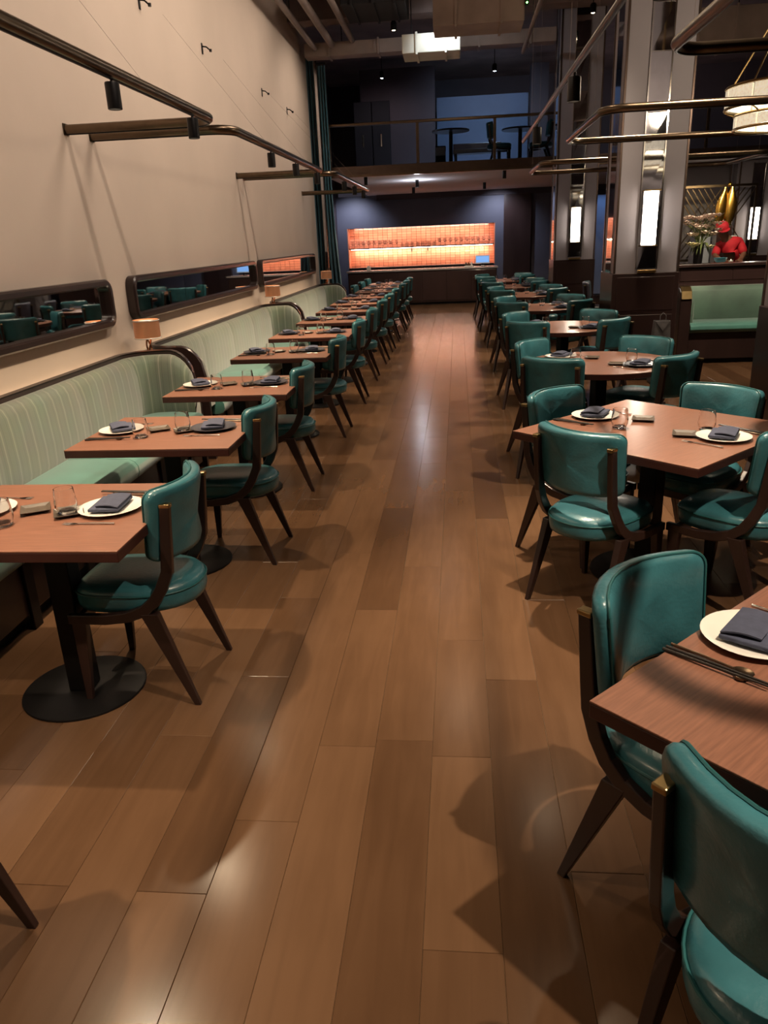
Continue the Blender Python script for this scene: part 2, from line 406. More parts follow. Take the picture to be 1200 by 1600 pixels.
# tiles of the niche: rows of glossy orange tiles, each with a recessed joint
tw, th_ = .13, .062
tm = MB(); nrow = int((NZ1-NZ0)/th_); ncol = int((NX1-NX0)/tw)
tw = (NX1-NX0)/ncol; th_ = (NZ1-NZ0)/nrow
for r in range(nrow):
    for c in range(ncol):
        tm.b2(NX0+c*tw+.004, NX0+(c+1)*tw-.004, NY+.30+.003*random.random(), NY+.35, NZ0+r*th_+.003, NZ0+(r+1)*th_-.003)
o = tm.build('tile', 'tile', wall_back); o['kind'] = 'stuff'; o['label'] = 'glossy orange tiles lining the bar niche'
MB().b2(NX0, NX1, NY+.345, NY+.42, NZ0, NZ1).build('niche_back', 'darkwood', wall_back)
for xx in (NX0, NX1):
    MB().b2(xx-.012, xx+.012, NY-.01, NY+.34, NZ0, NZ1).build('niche_side', 'tile', wall_back)
# mezzanine
MZ = 15.0
mz = struct(MB().b2(-2.34, 9, MZ, 21.5, 2.73, 2.865).build('floor_mezzanine', 'softwhite'), 'pale underside of the mezzanine floor')
MB().b2(-2.34, 9, MZ-.06, MZ, 2.72, 2.90).build('edge_beam', 'columntrim', mz, bevel=.005)
MB().b2(-2.34, 9, MZ-.09, MZ-.06, 2.72, 2.755).build('edge_lip', 'bronze', mz)
# second drop beams under the mezzanine (dark lines)
for yb in (21.36,):
    MB().b2(-2.1, 9, yb, yb+.12, 2.60, 2.73).build('soffit_beam', 'mezzwall', mz)
struct(MB().b2(-.45, 1.6, 19.4, 19.55, 2.866, 4.6).build('wall_recess', 'mezzblue'), 'blue-lit wall at the back of the mezzanine')
struct(MB().b2(-2.1, -.47, 18.6, 18.75, 2.866, 5.1).build('wall_partition', 'mezzwall'), 'dark partition on the mezzanine')
struct(MB().b2(1.62, 2.0, 19.0, 19.4, 2.866, 5.1).build('wall_pier', 'mezzwall'))

# ------------------------------------------------------------------ mirrors on the left wall
def wall_mirror(y0, y1, label):
    z0, z1 = 1.115, 1.455
    t = thing('wall_mirror', (XL, (y0+y1)/2, z0), 0, label, 'mirror', 'long framed mirrors on the beige wall')
    L = (y1-y0)/2; D = .075
    def ring(e, x, r): return [(x, a, b) for a, b in rrect(-L+e, L-e, e, z1-z0-e, r)]
    fr = MB().loft([ring(0, .002, .09), ring(0, D-.012, .09), ring(.012, D, .08), ring(.04, D, .06), ring(.05, D-.012, .05), ring(.05, .012, .05)], True, False)
    fr.build('frame', 'darkwood', t, smooth=.6)
    n = 3; gy0, gy1 = -L+.05, L-.05
    for k in range(n):
        a = gy0 + (gy1-gy0)*k/n + .001; b = gy0 + (gy1-gy0)*(k+1)/n - .001
        tilt = (-.003, .002, .004)[k]
        MB().add([(.02-tilt, a, .05), (.02+tilt, b, .05), (.02+tilt, b, z1-z0-.05), (.02-tilt, a, z1-z0-.05), (.01, a, .05), (.01, b, .05), (.01, b, z1-z0-.05), (.01, a, z1-z0-.05)],
                 [(0,1,2,3),(7,6,5,4),(0,4,5,1),(1,5,6,2),(2,6,7,3),(3,7,4,0)]).build('mirror_pane', 'mirror', t)
    return t
wall_mirror(1.7, 5.61, 'long dark-framed mirror nearest the camera, cut by the left edge')
wall_mirror(6.0, 9.9, 'long dark-framed mirror in the middle of the beige wall, above the second banquette')
wall_mirror(10.16, 14.12, 'long dark-framed mirror farthest along the beige wall, reflecting orange')

# ------------------------------------------------------------------ banquettes
XB = -2.37
def bench_path(y0, y1, tip=.25, r=.13):
    """front-face path from the near wing tip round to the far wing tip: (x,y,nx,ny,wingdist)"""
    P = []
    xt = XB + r
    n = 7
    for k in range(n+1):
        d = tip*(1-k/n); P.append((xt+d, y0, 0, 1, d))
    for k in range(1, 8):
        a = PI/2 * k/8; P.append((xt - r*math.sin(a), y0 + r*(1-math.cos(a)), math.sin(a), math.cos(a), 0))
    m = max(2, int((y1-y0-2*r)/.095))
    for k in range(m+1): P.append((XB, y0+r+(y1-y0-2*r)*k/m, 1, 0, 0))
    for k in range(1, 8):
        a = PI/2 * k/8; P.append((XB + r*(1-math.cos(a)), y1 - r + r*math.sin(a), math.cos(a), -math.sin(a), 0))
    for k in range(n+1):
        d = tip*k/n; P.append((xt+d, y1, 0, -1, d))
    return P
def H_at(d, tip=.25, H=.90, drop=.30):
    e = max(0, (d-.05)/(tip-.05)); return H - drop*(1-math.sqrt(max(0, 1-e*e)))
def banquette(y0, y1, label):
    t = thing('banquette', (XB, (y0+y1)/2, 0), 0, label, 'banquette', 'banquettes along the beige wall')
    ox, oy = XB, (y0+y1)/2
    P = bench_path(y0, y1)
    s = [0]
    for a, b in zip(P, P[1:]): s.append(s[-1] + math.hypot(b[0]-a[0], b[1]-a[1]))
    # split into cushions: near wing, wall cushions, far wing
    nw = 15; cuts = [0, nw]; m = len(P) - 2*nw; nc = 4
    for k in range(1, nc): cuts.append(nw + m*k//nc)
    cuts += [len(P)-nw-1, len(P)-1]
    for ci in range(len(cuts)-1):
        i0, i1 = cuts[ci], cuts[ci+1]; rings = []; us = []
        for i in range(i0, i1+1):
            x, y, nx, ny, d = P[i]; H = H_at(d)
            e = .004 if i in (i0, i1) else 0
            if i in (i0, i1): # pinch at the seams
                tx, ty = -ny, nx
            sec = [(0, .43), (.020, .50), (.024, .60), (.016, H-.14), (.006-e*2, H-.06), (-.014-e, H-.018-e), (-.045, H-e), (-.085, H-.004), (-.105, H-.02), (-.105, .43)]
            rings.append([(x+nx*(a-e)-ox, y+ny*(a-e)-oy, z) for a, z in sec]); us += [s[i]]*len(sec)
        mb = MB().loft(rings); mb.build('back_cushion', 'stripe', t, smooth=.9, attr=('u', us))
    rings = []
    for x, y, nx, ny, d in P:
        H = H_at(d)
        sec = [(-.106, .0), (-.106, H+.012), (-.100, H+.022), (-.135, H+.026), (-.142, H+.014), (-.142, 0)]
        rings.append([(x+nx*a-ox, y+ny*a-oy, z) for a, z in sec])
    MB().loft(rings).build('shell', 'darkwood', t, smooth=.5)
    # seat cushions, three per bay
    a0, a1 = y0+.01, y1-.01; n = 3
    for k in range(n):
        b0 = a0+(a1-a0)*k/n+.002-oy; b1 = a0+(a1-a0)*(k+1)/n-.002-oy
        prof = [(.0, .34), (.40, .34), (.435, .352), (.45, .385), (.448, .425), (.43, .452), (.40, .465), (.2, .475), (.0, .47)]
        MB().loft([[(p[0], b, p[1]) for p in prof] for b in (b0, b0+.006, b1-.006, b1)]).build('seat_cushion', 'velvet', t, smooth=.8, bevel=.004)
    MB().b2(-.02, .385, a0-oy, a1-oy, .075, .338).build('plinth', 'darkwood', t, bevel=.006)
    MB().b2(.0, .33, a0-oy+.05, a1-oy-.05, 0, .075).build('toe_kick', 'blackmetal', t)
    for k in range(7):
        yy = a0+.25+(a1-a0-.5)*k/6-oy
        MB().b2(.386, .402, yy-.035, yy+.035, .0, .338).build('rib', 'blackmetal', t, bevel=.003)
    return t
BAYS = ((1.62, 5.55), (6.02, 9.82), (10.24, 14.1))
for (a, b), lb in zip(BAYS, ('green striped banquette with teal seat nearest the camera', 'green striped banquette in the middle of the beige wall', 'green striped banquette farthest away, ending at the blue curtain')):
    banquette(a, b, lb)
def partition(yc, label):
    t = thing('banquette_divider', (XL+.08, yc, 0), 0, label, 'divider', 'dark dividers between banquettes')
    MB().b2(0, .34, -.085, .085, 0, .78).build('body', 'darkwood', t, bevel=.008)
    MB().b2(0, .20, -.085, .085, .78, .875).build('top_block', 'darkwood', t, bevel=.01)
    return t
partition(5.785, 'dark wood divider block between the two nearest banquettes')
partition(10.03, 'dark wood divider block between the middle and the farthest banquette')
partition(14.32, 'dark wood divider block at the far end of the last banquette')
# copper table lamps on the dividers
def table_lamp(yc, label):
    t = thing('table_lamp', (XL+.215, yc, .876), 0, label, 'lamp', 'copper lamps between the banquettes')
    MB().lathe([(.001, 0), (.05, 0), (.052, .006), (.045, .012), (.012, .016), (.001, .016)]).build('base', 'copper', t, smooth=.6)
    for k in range(3):
        a = 2*PI*k/3
        pts = [(.018*math.cos(a+j*.5), .018*math.sin(a+j*.5), .012+.022*j) for j in range(6)]
        MB().tube(pts, .007, 8).build('twisted_stem', 'copper', t, smooth=1)
    z0, z1 = .125, .265
    MB().loft([[(.098*math.cos(2*PI*k/32), .098*math.sin(2*PI*k/32), z) for k in range(32)] for z in (z0, z1)] + [[(.094*math.cos(2*PI*k/32), .094*math.sin(2*PI*k/32), z) for k in range(32)] for z in (z1, z0)], True, False).build('shade', 'coppershade', t, smooth=.6)
    MB().lathe([(.001, z1-.02), (.092, z1-.02), (.092, z1-.012), (.001, z1-.012)], seg=24).build('diffuser', 'lampwhite', t, smooth=.6)
    for z in (z0+.004, z1-.006):
        mb = MB()
        mb.tube([(.1*math.cos(2*PI*k/32), .1*math.sin(2*PI*k/32), z) for k in range(33)], .004, 6)
        mb.build('beaded_rim', 'china', t, smooth=1)
    return t
table_lamp(5.785, 'copper drum-shade lamp on the nearest dark divider')
table_lamp(10.03, 'copper drum-shade lamp on the middle dark divider')
table_lamp(14.32, 'copper drum-shade lamp beside the blue curtain')

# ------------------------------------------------------------------ dining chair
def bmap(u, v):
    """backrest: u,v in -1..1 -> centre-surface point and normal (towards the sitter)"""
    z = .718 + .140*v
    hw = .214 + .008*v
    x = u*hw
    y = -.215 + .090*u*u - .10*(z-.52) - .012*v*v*0
    z += .010*u*u*(v if v < 0 else 0)*-1
    return Vector((x, y, z))
def bnorm(u, v):
    e = .01
    a = bmap(u+e, v)-bmap(u-e, v); b = bmap(u, v+e)-bmap(u, v-e)
    n = a.cross(b).normalized()
    return n if n.y > 0 else -n
def back_outline(ru=.15, rv=.27):
    pts = []
    cs = ((1, 1, 0), (-1, 1, 90), (-1, -1, 180), (1, -1, 270))
    for i, (a, b, a0) in enumerate(cs):
        for k in range(6):
            q = math.radians(a0+90*k/5); pts.append((a*(1-ru)+ru*math.cos(q), b*(1-rv)+rv*math.sin(q)))
        a2, b2, q0 = cs[(i+1) % 4]; q = math.radians(q0)
        e = (a2*(1-ru)+ru*math.cos(q), b2*(1-rv)+rv*math.sin(q)); st = pts[-1]
        for k in range(1, 8): pts.append((st[0]+(e[0]-st[0])*k/8, st[1]+(e[1]-st[1])*k/8))
    return pts
def chair_parts(t):
    # seat pad
    seg = 40
    base = []
    for k in range(seg):
        a = 2*PI*k/seg; c, s_ = math.cos(a), math.sin(a)
        n = 2.3 if s_ < 0 else 3.6
        base.append((.188*math.copysign(abs(c)**(2/n), c), .235*math.copysign(abs(s_)**(2/n), s_) - .012))
    rings = [[(x*f, (y+.012)*f-.012, z) for x, y in base] for f, z in ((.93, .372), (.985, .378), (1.01, .40), (1.01, .432), (.985, .452), (.94, .464), (.8, .474), (.5, .480), (.1, .482))]
    seat = MB().loft(rings).build('seat', 'leather', t, smooth=.9)
    pts = [(x*1.012, (y+.012)*1.012-.012, .442) for x, y in base]; pts.append(pts[0])
    MB().tube(pts, .0042, 6).build('piping', 'piping', seat, smooth=1)
    # backrest
    seg = 44; ol = back_outline(); seg = len(ol)
    rings = []
    for f, dn in ((.02, .030), (.5, .030), (.86, .027), (.955, .019), (.99, .008), (1., -.004), (.985, -.016), (.95, -.024), (.8, -.027), (.02, -.027)):
        rings.append([bmap(u*f, v*f) + bnorm(u*f, v*f)*dn for u, v in ol])
    bk = MB().loft(rings).build('backrest', 'leather', t, smooth=.9)
    pts = [bmap(u*.992, v*.992) + bnorm(u*.99, v*.99)*.012 for u, v in ol]; pts.append(pts[0])
    MB().tube(pts, .004, 6).build('piping', 'piping', bk, smooth=1)
    # side frames: stile bending forward into the side rail
    for sx in (-1, 1):
        x = sx*.193; u = .86
        yb = lambda z: bmap(u, (z-.718)/.140).y - .043
        pts = [(x, yb(.80), .80), (x, yb(.72), .72), (x, yb(.62), .62), (x, yb(.56)+.002, .55), (x*1.03, -.165, .485), (x*1.04, -.132, .435), (x*1.04, -.085, .395), (x*1.04, -.02, .370), (x*1.03, .07, .358), (x*1.02, .215, .358)]
        hs = [.036, .038, .042, .044, .044, .044, .044, .042, .04, .038]
        fr = MB().rectsweep(pts, .026, hs).build('side_frame', 'walnut', t, bevel=.004)
        MB().box((x, yb(.80)-.001, .803), (.028, .040, .014)).build('brass_cap', 'brass', fr, bevel=.003)
    for sx in (-1, 1):
        MB().taper((sx*.198, -.105, .385), (sx*.205, -.245, 0), (.034, .066), (.020, .024)).build('leg', 'walnut', t, bevel=.003)
        MB().taper((sx*.193, .175, .345), (sx*.198, .190, 0), (.034, .055), (.020, .024)).build('leg', 'walnut', t, bevel=.003)
    MB().b2(-.19, .19, .165, .190, .328, .368).build('cross_rail', 'walnut', t, bevel=.003)
    MB().b2(-.19, .19, -.105, -.080, .346, .374).build('cross_rail', 'walnut', t, bevel=.003)
    MB().lathe([(.001, .362), (.17, .362), (.17, .3735), (.001, .3735)], seg=24).build('seat_board', 'walnut', t)
chair0 = None
def put_chair(x, y, rz, label, group, z=0):
    global chair0
    if chair0 is None:
        chair0 = thing('dining_chair', (x, y, z), rz, label, 'chair', group); chair_parts(chair0); return chair0
    return dup(chair0, (x, y, z), rz, label, group)

# ------------------------------------------------------------------ tables
def pedestal(t, r=.235):
    MB().lathe([(.001, 0), (r, 0), (r+.002, .004), (r, .010), (r-.008, .013), (.06, .014), (.001, .014)], seg=40).build('base', 'blackmetal', t, smooth=.5)
    MB().b2(-.045, .045, -.045, .045, .013, .695).build('column', 'blackmetal', t, bevel=.006)
    MB().b2(-.20, .20, -.20, .20, .690, .704).build('mount_plate', 'blackmetal', t, bevel=.002)
def square_top(t, a, b):
    MB().b2(-a/2, a/2, -b/2, b/2, .7405, .7455).build('veneer', 'tabletop', t, bevel=.0012)
    MB().b2(-a/2, a/2, -b/2, b/2, .705, .740).build('edge_board', 'tableedge', t, bevel=.003)
def round_top(t, r):
    MB().lathe([(.001, .7405), (r, .7405), (r, .7445), (r-.0015, .7455), (.001, .7455)], seg=56).build('veneer', 'tabletop', t, smooth=.4)
    MB().lathe([(.001, .705), (r-.004, .705), (r, .709), (r, .740), (.001, .740)], seg=56).build('edge_board', 'tableedge', t, smooth=.4)
TT = .7456
tabs = {}
def put_table(kind, x, y, rz, label, group):
    if kind not in tabs:
        t = thing({'left': 'bistro_table', 'sq': 'dining_table', 'rd': 'round_table'}[kind], (x, y, 0), rz, label, 'table', group)
        if kind == 'left': square_top(t, .82, .72)
        elif kind == 'sq': square_top(t, .96, .96)
        else: round_top(t, .53)
        pedestal(t, .235 if kind == 'left' else .27)
        tabs[kind] = t; return t
    return dup(tabs[kind], (x, y, 0), rz, label, group)

# ------------------------------------------------------------------ table ware (prototypes made once, meshes shared)
def mesh_plate(m):
    return MB().lathe([(.001, .0), (.062, .0), (.070, .003), (.100, .009), (.116, .014), (.118, .016), (.115, .0165), (.098, .0125), (.070, .0085), (.001, .008)], seg=40).mesh('plate', m, smooth=.8)
def glass_mesh(r, h):
    return MB().lathe([(.001, 0), (r*.72, 0), (r*.80, .004), (r*.98, h*.32), (r*1.0, h*.45), (r*.92, h*.78), (r*.86, h), (r*.86-.0015, h+.0006), (r*.86-.003, h), (r*.92-.003, h*.78), (r-.003, h*.45), (r*.97-.003, h*.32), (r*.70, .012), (.001, .010)], seg=28).mesh('tumbler', 'glass', smooth=1)
ME = {'plate': mesh_plate('china'), 'dplate': mesh_plate('darkplate'), 'glass': glass_mesh(.040, .095)}
def napkin_mesh():
    # a napkin folded to a rectangle: soft rounded layers
    mb = MB()
    rings = []
    for f, z in ((.96, .0), (1, .003), (1, .010), (.985, .0125), (.9, .014)):
        rings.append([(.078*f*(-1 if i in (0, 3) else 1), .056*f*(-1 if i in (0, 1) else 1), z) for i in range(4)])
    mb.loft(rings)
    return mb.mesh('napkin_fold', 'napkin', smooth=.7, bevel=.003)
def napkin_flap():
    mb = MB(); rings = []
    for k in range(7):
        yy = -.054 + .085*k/6; zz = .0145 + .007*math.sin(PI*k/6*.9)
        w_ = .077 - .012*(k/6)
        rings.append([(-w_, yy, zz), (w_*.98, yy, zz+.001), (w_*.98, yy, zz+.005), (-w_, yy, zz+.004)])
    mb.loft(rings); return mb.mesh('napkin_flap', 'napkin', smooth=.7)
ME['nap'] = napkin_mesh(); ME['flap'] = napkin_flap()
ME['tray'] = MB().loft([[(sx*a, sy*a, z) for sx, sy in ((-1,-1),(1,-1),(1,1),(-1,1))] for a, z in ((.030, 0), (.036, .002), (.052, .012), (.053, .014), (.050, .0135), (.036, .006), (.030, .005))]).mesh('tray', 'traymat', bevel=.0012, bseg=1)
ME['stick'] = MB().tube([(0, -.115, .0045), (0, .12, .0125)], [.0042, .0026], 8).mesh('chopstick', 'ebony', smooth=.8)
ME['rest'] = MB().lathe([(.001, 0), (.010, 0), (.014, .004), (.013, .009), (.007, .0105), (.001, .0105)], seg=16).mesh('chopstick_rest', 'bronze', smooth=1)
def fork_meshes():
    h = MB().tube([(0, -.09, .003), (0, -.02, .005), (0, .045, .003)], [.0042, .003, .0028], 8).mesh('handle', 'chrome', smooth=1)
    b = MB()
    b.loft([[(sx*w_, y, z), (sx*w_*-1, y, z), (-sx*w_, y, z+.0018), (sx*w_, y, z+.0018)] for sx, w_, y, z in ((1, .003, .043, .002), (1, .010, .058, .001), (1, .0115, .072, .001))])
    for k in range(4):
        x = -.0095 + .00633*k
        b.tube([(x, .070, .002), (x, .090, .0025), (x, .100, .005)], [.0018, .0016, .0008], 6)
    return h, b.mesh('tines', 'chrome', smooth=.8)
ME['fh'], ME['ft'] = fork_meshes()
def sp_meshes():
    h = MB().tube([(0, -.10, .003), (0, -.02, .005), (0, .05, .003)], [.0040, .003, .003], 8).mesh('handle', 'bronze', smooth=1)
    b = MB().lathe([(.001, 0), (.010, .001), (.017, .005), (.0165, .006), (.009, .003), (.001, .0025)], seg=18); b.v = [(x, y*1.35 + .068, z) for x, y, z in b.v]
    return h, b.mesh('bowl', 'bronze', smooth=1)
ME['sh'], ME['sb'] = sp_meshes()
def single(name, me, loc, rz, label, cat, group):
    o = bpy.data.objects.new(name, me); COL.objects.link(o); o.location = loc; o.rotation_euler = (0, 0, rz)
    return tag(o, label, cat, group)
def part(name, me, parent):
    o = bpy.data.objects.new(name, me); COL.objects.link(o); o.parent = parent; return o
def setting(px, py, ang, where, dark, full, glass=(.10, .20), tray=(-.08, .17), jit=0):
    """ang: heading of the diner (radians, 0 = +Y). where: phrase that singles the setting out"""
    c, s_ = math.cos(ang), math.sin(ang)
    def W(lx, ly, z=TT): return (px + lx*c - ly*s_, py + lx*s_ + ly*c, z)
    single('plate', ME['dplate' if dark else 'plate'], W(0, 0), ang, ('dark plate ' if dark else 'white plate ') + where, 'plate', 'plates on the tables')
    n = thing('napkin', W(0, 0, TT+.0165), ang + .35 + jit, 'folded blue napkin ' + where, 'napkin', 'folded napkins')
    part('fold', ME['nap'], n); part('flap', ME['flap'], n)
    g_on_tray = tray and abs(glass[0]-tray[0]) < .03 and abs(glass[1]-tray[1]) < .03
    single('tumbler', ME['glass'], W(*glass, TT + (.0061 if g_on_tray else 0)), 0, 'clear stemless glass ' + where, 'glass', 'clear glasses on the tables')
    if tray:
        single('sauce_tray', ME['tray'], W(*tray), ang + .5, 'small square sauce tray ' + where, 'tray', 'small square trays')
    if full:
        rx = .195
        single('chopstick_rest', ME['rest'], W(rx-.012, .06), ang, 'round metal chopstick rest ' + where, 'chopstick rest', 'chopstick rests')
        single('chopstick', ME['stick'], W(rx-.016, .0), ang, 'dark chopstick, inner of its pair, ' + where, 'chopstick', 'chopsticks')
        single('chopstick', ME['stick'], W(rx-.004, .0), ang+.02, 'dark chopstick, outer of its pair, ' + where, 'chopstick', 'chopsticks')
        f = thing('fork', W(-.155, .01), ang, 'silver fork ' + where, 'fork', 'forks'); part('handle', ME['fh'], f); part('tines', ME['ft'], f)
        f = thing('spoon', W(.158, -.015), ang, 'bronze spoon ' + where, 'spoon', 'spoons'); part('handle', ME['sh'], f); part('bowl', ME['sb'], f)

# ------------------------------------------------------------------ left row
LT = [2.51, 3.77, 5.08, 6.65, 8.02, 9.42, 10.75, 11.95, 13.2]
LC = [2.62, 3.94, 5.21, 6.73, 8.15, 9.54, 10.85, 12.04, 13.25]
HL = PI/2      # heading -X
put_chair(-1.36, 1.20, HL, 'teal leather chair at lower left, only its back leg in view', 'chairs of the left row')
for i, (ty, cy) in enumerate(zip(LT, LC)):
    on = ORD[i]
    put_table('left', -1.50, ty, 0, f'square walnut-topped pedestal table, {on} in the banquette row', 'tables of the left row')
    put_chair(-1.255 + random.uniform(-.015, .015), cy, HL + random.uniform(-.04, .04), f'teal leather chair on the aisle side of the {on} banquette table', 'chairs of the left row')
    full = i < 4
    setting(-1.285, ty+.04, HL, f'at the aisle side of the {on} banquette table', i > 0, full, glass=(-.05, .145), tray=(-.05, .14), jit=-.3 + .2*random.random())
    setting(-1.775, ty+.02, -HL, f'at the wall side of the {on} banquette table', i > 2, full, glass=(.14, .16), tray=(-.01, .20), jit=.2*random.random())
FT = [14.6, 15.7, 16.8]
for i, ty in enumerate(FT):
    on = ('nearest', 'middle', 'farthest')[i]
    put_table('left', -1.46, ty, 0, f'square walnut-topped table past the curtain, {on} of the three', 'tables of the left row')
    put_chair(-1.225, ty+.08, HL, f'teal leather chair, aisle side of the {on} table past the curtain', 'chairs of the left row')
    put_chair(-1.72, ty+.03, -HL, f'teal leather chair, left side of the {on} table past the curtain', 'chairs of the left row')
    setting(-1.27, ty+.04, HL, f'at the aisle side of the {on} table past the curtain', False, False, glass=(-.05, .145), tray=None)
    setting(-1.66, ty, -HL, f'at the left side of the {on} table past the curtain', False, False, glass=(.14, .16), tray=None)

# ------------------------------------------------------------------ right row
RT = [(.94, 1.36, 'sq'), (.94, 3.655, 'sq'), (1.02, 5.68, 'rd'), (1.05, 7.97, 'rd'), (1.06, 10.2, 'rd'), (1.05, 12.4, 'rd'), (1.0, 14.5, 'rd'), (.95, 16.5, 'rd')]
def heading(dx, dy): return math.atan2(-dx, dy)
for i, (tx, ty, kind) in enumerate(RT):
    on = ORD[i]; kn = 'square' if kind == 'sq' else 'round'
    put_table(kind, tx, ty, PI/4 if kind == 'sq' else random.random(), f'{"square diamond-set" if kind=="sq" else "round"} walnut table, {on} in the right row', 'tables of the right row')
    D = .425
    cs = (('front left', -1, -1), ('back left', -1, 1), ('front right', 1, -1), ('back right', 1, 1))
    for nm, sx, sy in cs:
        a = 1/math.sqrt(2)
        dx, dy = sx*a*D, sy*a*D
        hd = heading(-sx, -sy)
        if kind == 'rd':
            # round tables: chairs turned a little
            j = {'front left': .25, 'back left': .1, 'front right': -.05, 'back right': .05}[nm] + random.uniform(-.05, .05)
            dx *= 1.03; dy *= 1.03; hd += j
        if i == 0 and nm in ('front right', 'back right'):
            continue
        if i == 0 and nm == 'back left': dx -= .05; dy -= .04
        if i == 0 and nm == 'front left': dx -= .02
        put_chair(tx+dx, ty+dy, hd, f'teal leather chair at the {nm} of the {on} right-row table', 'chairs of the right row')
    full = i < 3
    p = .36
    if i == 0:
        setting(tx-.265, ty+.26, heading(1, -1), f'at the back left of the {on} right-row table', False, True, glass=(.12, .2), tray=(-.08, .17), jit=-.2)
    else:
        dk = i >= 3
        setting(tx-.245, ty+.26, heading(1, -1), f'at the back left of the {on} right-row table', dk, full, glass=(.12, .225), tray=(-.09, .22) if i < 3 else None)
        setting(tx+.24, ty-.215, heading(-1, 1), f'at the front right of the {on} right-row table', dk or i == 2, full, glass=(.09, .13), tray=(-.06, .155) if i < 4 else None)
        if i >= 4:
            setting(tx+.24, ty+.24, heading(-1, -1), f'at the back right of the {on} right-row table', False, False, tray=None)

# ------------------------------------------------------------------ light rails with pendants
RZ = 2.42; RR = .030
def arc(cx, cy, r, a0, a1, n=8):
    return [(cx + r*math.cos(math.radians(a0+(a1-a0)*k/n)), cy + r*math.sin(math.radians(a0+(a1-a0)*k/n)), RZ) for k in range(n+1)]
pend0 = None
def pendant(x, y, label, watts, size=105, color=WARM, tgt=None):
    global pend0
    if pend0 is None:
        t = thing('pendant_spotlight', (x, y, RZ), 0, label, 'spotlight', 'cylinder spotlights on the rails')
        MB().lathe([(.001, -.046), (.006, -.046), (.006, -.025), (.001, -.025)], seg=10).build('stem', 'blackmetal', t, smooth=.6)
        MB().lathe([(.027, -.155), (.031, -.157), (.033, -.155), (.033, -.050), (.031, -.045), (.001, -.044), (.001, -.052), (.027, -.054)], seg=24, cap=False).build('body', 'blackmetal', t, smooth=.6)
        MB().lathe([(.001, -.145), (.0265, -.145), (.0265, -.141), (.001, -.141)], seg=20).build('lens', 'ledwarm', t)
        pend0 = t
    else: dup(pend0, (x, y, RZ), 0, label)
    tg = tgt or (x, y, 0)
    spot((x, y, RZ-.160), tg, watts, size, 1.0, color, .02, 'pendant_beam')
def rail(pts, label, ends=(), wires=(), RR=RR):
    t = thing('light_rail', (0, 0, 0), 0, label, 'light rail', 'bronze tube rails')
    MB().tube(pts, RR, 12).build('tube', 'bronze', t, smooth=.8)
    # dark light slot under the tube
    low = [(p[0], p[1], p[2]-RR*.93) for p in pts]
    MB().tube(low, .008, 6).build('slot', 'blackmetal', t, smooth=.8)
    for (x, y) in ends:
        MB().b2(XL+.001, XL+.008, y-.036, y+.036, RZ-.036, RZ+.036).build('wall_plate', 'bronze', t, bevel=.003)
    for p0, p1 in wires:
        MB().tube([p0, p1], .0008, 5).build('suspension_wire', 'pipe', t)
    return t
XR = -1.575
# first bay rail (near end out of view)
wir = lambda y: ((XR, y, RZ+RR), (XL+.09, y+.6, 3.54))
rail([(XR, -1.6, RZ), (XR, 5.25-.14, RZ)] + arc(XR-.16, 5.42-.16, .16, 0, 90)[0:] + [(XL+.01, 5.42, RZ)],
     'bronze tube light rail over the nearest banquette tables', [(0, 5.42)], [wir(4.2), wir(1.8)])
rail([(XL+.01, 5.80, RZ)] + arc(XR-.16, 5.96, .16, -90, 0) + [(XR, 9.46, RZ)] + arc(XR-.16, 9.46, .16, 0, 90) + [(XL+.01, 9.62, RZ)],
     'bronze tube light rail over the middle banquette tables', [(0, 5.80), (0, 9.62)], [wir(6.8), wir(8.6)])
rail([(XL+.01, 9.92, RZ)] + arc(XR-.06, 10.08, .16, -90, 0) + [(XR+.10, 13.4, RZ)] + arc(XR-.06, 13.5, .16, 0, 90) + [(XL+.01, 13.66, RZ)],
     'bronze tube light rail over the farthest banquette tables', [(0, 9.92), (0, 13.66)], [((XR+.1, 11.0, RZ+RR), (XL+.09, 11.4, 3.54)), ((XR+.1, 12.7, RZ+RR), (XL+.09, 13.1, 3.54))])
PL = [1.25, 2.59, 3.82, 4.95, 7.0, 8.05, 9.25]
for i, y in enumerate(PL):
    lb = ['black cylinder spotlight on the near rail, out of frame towards the camera', 'black cylinder spotlight on the near rail above the nearest table', 'black cylinder spotlight, first one visible on the near rail', 'black cylinder spotlight at the bend of the near rail',
          'black cylinder spotlight, first on the middle rail', 'black cylinder spotlight, second on the middle rail', 'black cylinder spotlight, last on the middle rail'][i]
    pendant(XR, y, lb, 112, 112)
for i, y in enumerate((10.75, 11.8, 12.9)):
    pendant(XR+.10, y, ('black cylinder spotlight, first on the farthest banquette rail', 'black cylinder spotlight, second on the farthest banquette rail', 'black cylinder spotlight, last on the farthest banquette rail')[i], 112, 112)
# wall anchors
for i, y in enumerate((5.9, 7.1, 8.75, 11.3, 12.9)):
    t = thing('wire_anchor', (XL, y, 3.56), 0, f'small black wire anchor high on the beige wall, {ORD[i] if i else "nearest"} from the camera', 'bracket', 'wire anchors')
    MB().b2(.001, .008, -.018, .018, -.05, .05).build('plate', 'blackmetal', t, bevel=.002)
    MB().tube([(.008, 0, .02), (.05, 0, .012), (.085, 0, -.02)], .007, 8).build('arm', 'blackmetal', t, smooth=.8)
    MB().lathe([(.001, -.012), (.014, -.012), (.014, .012), (.001, .012)], (.09, 0, -.022), 12).build('eye', 'blackmetal', t, smooth=.6)
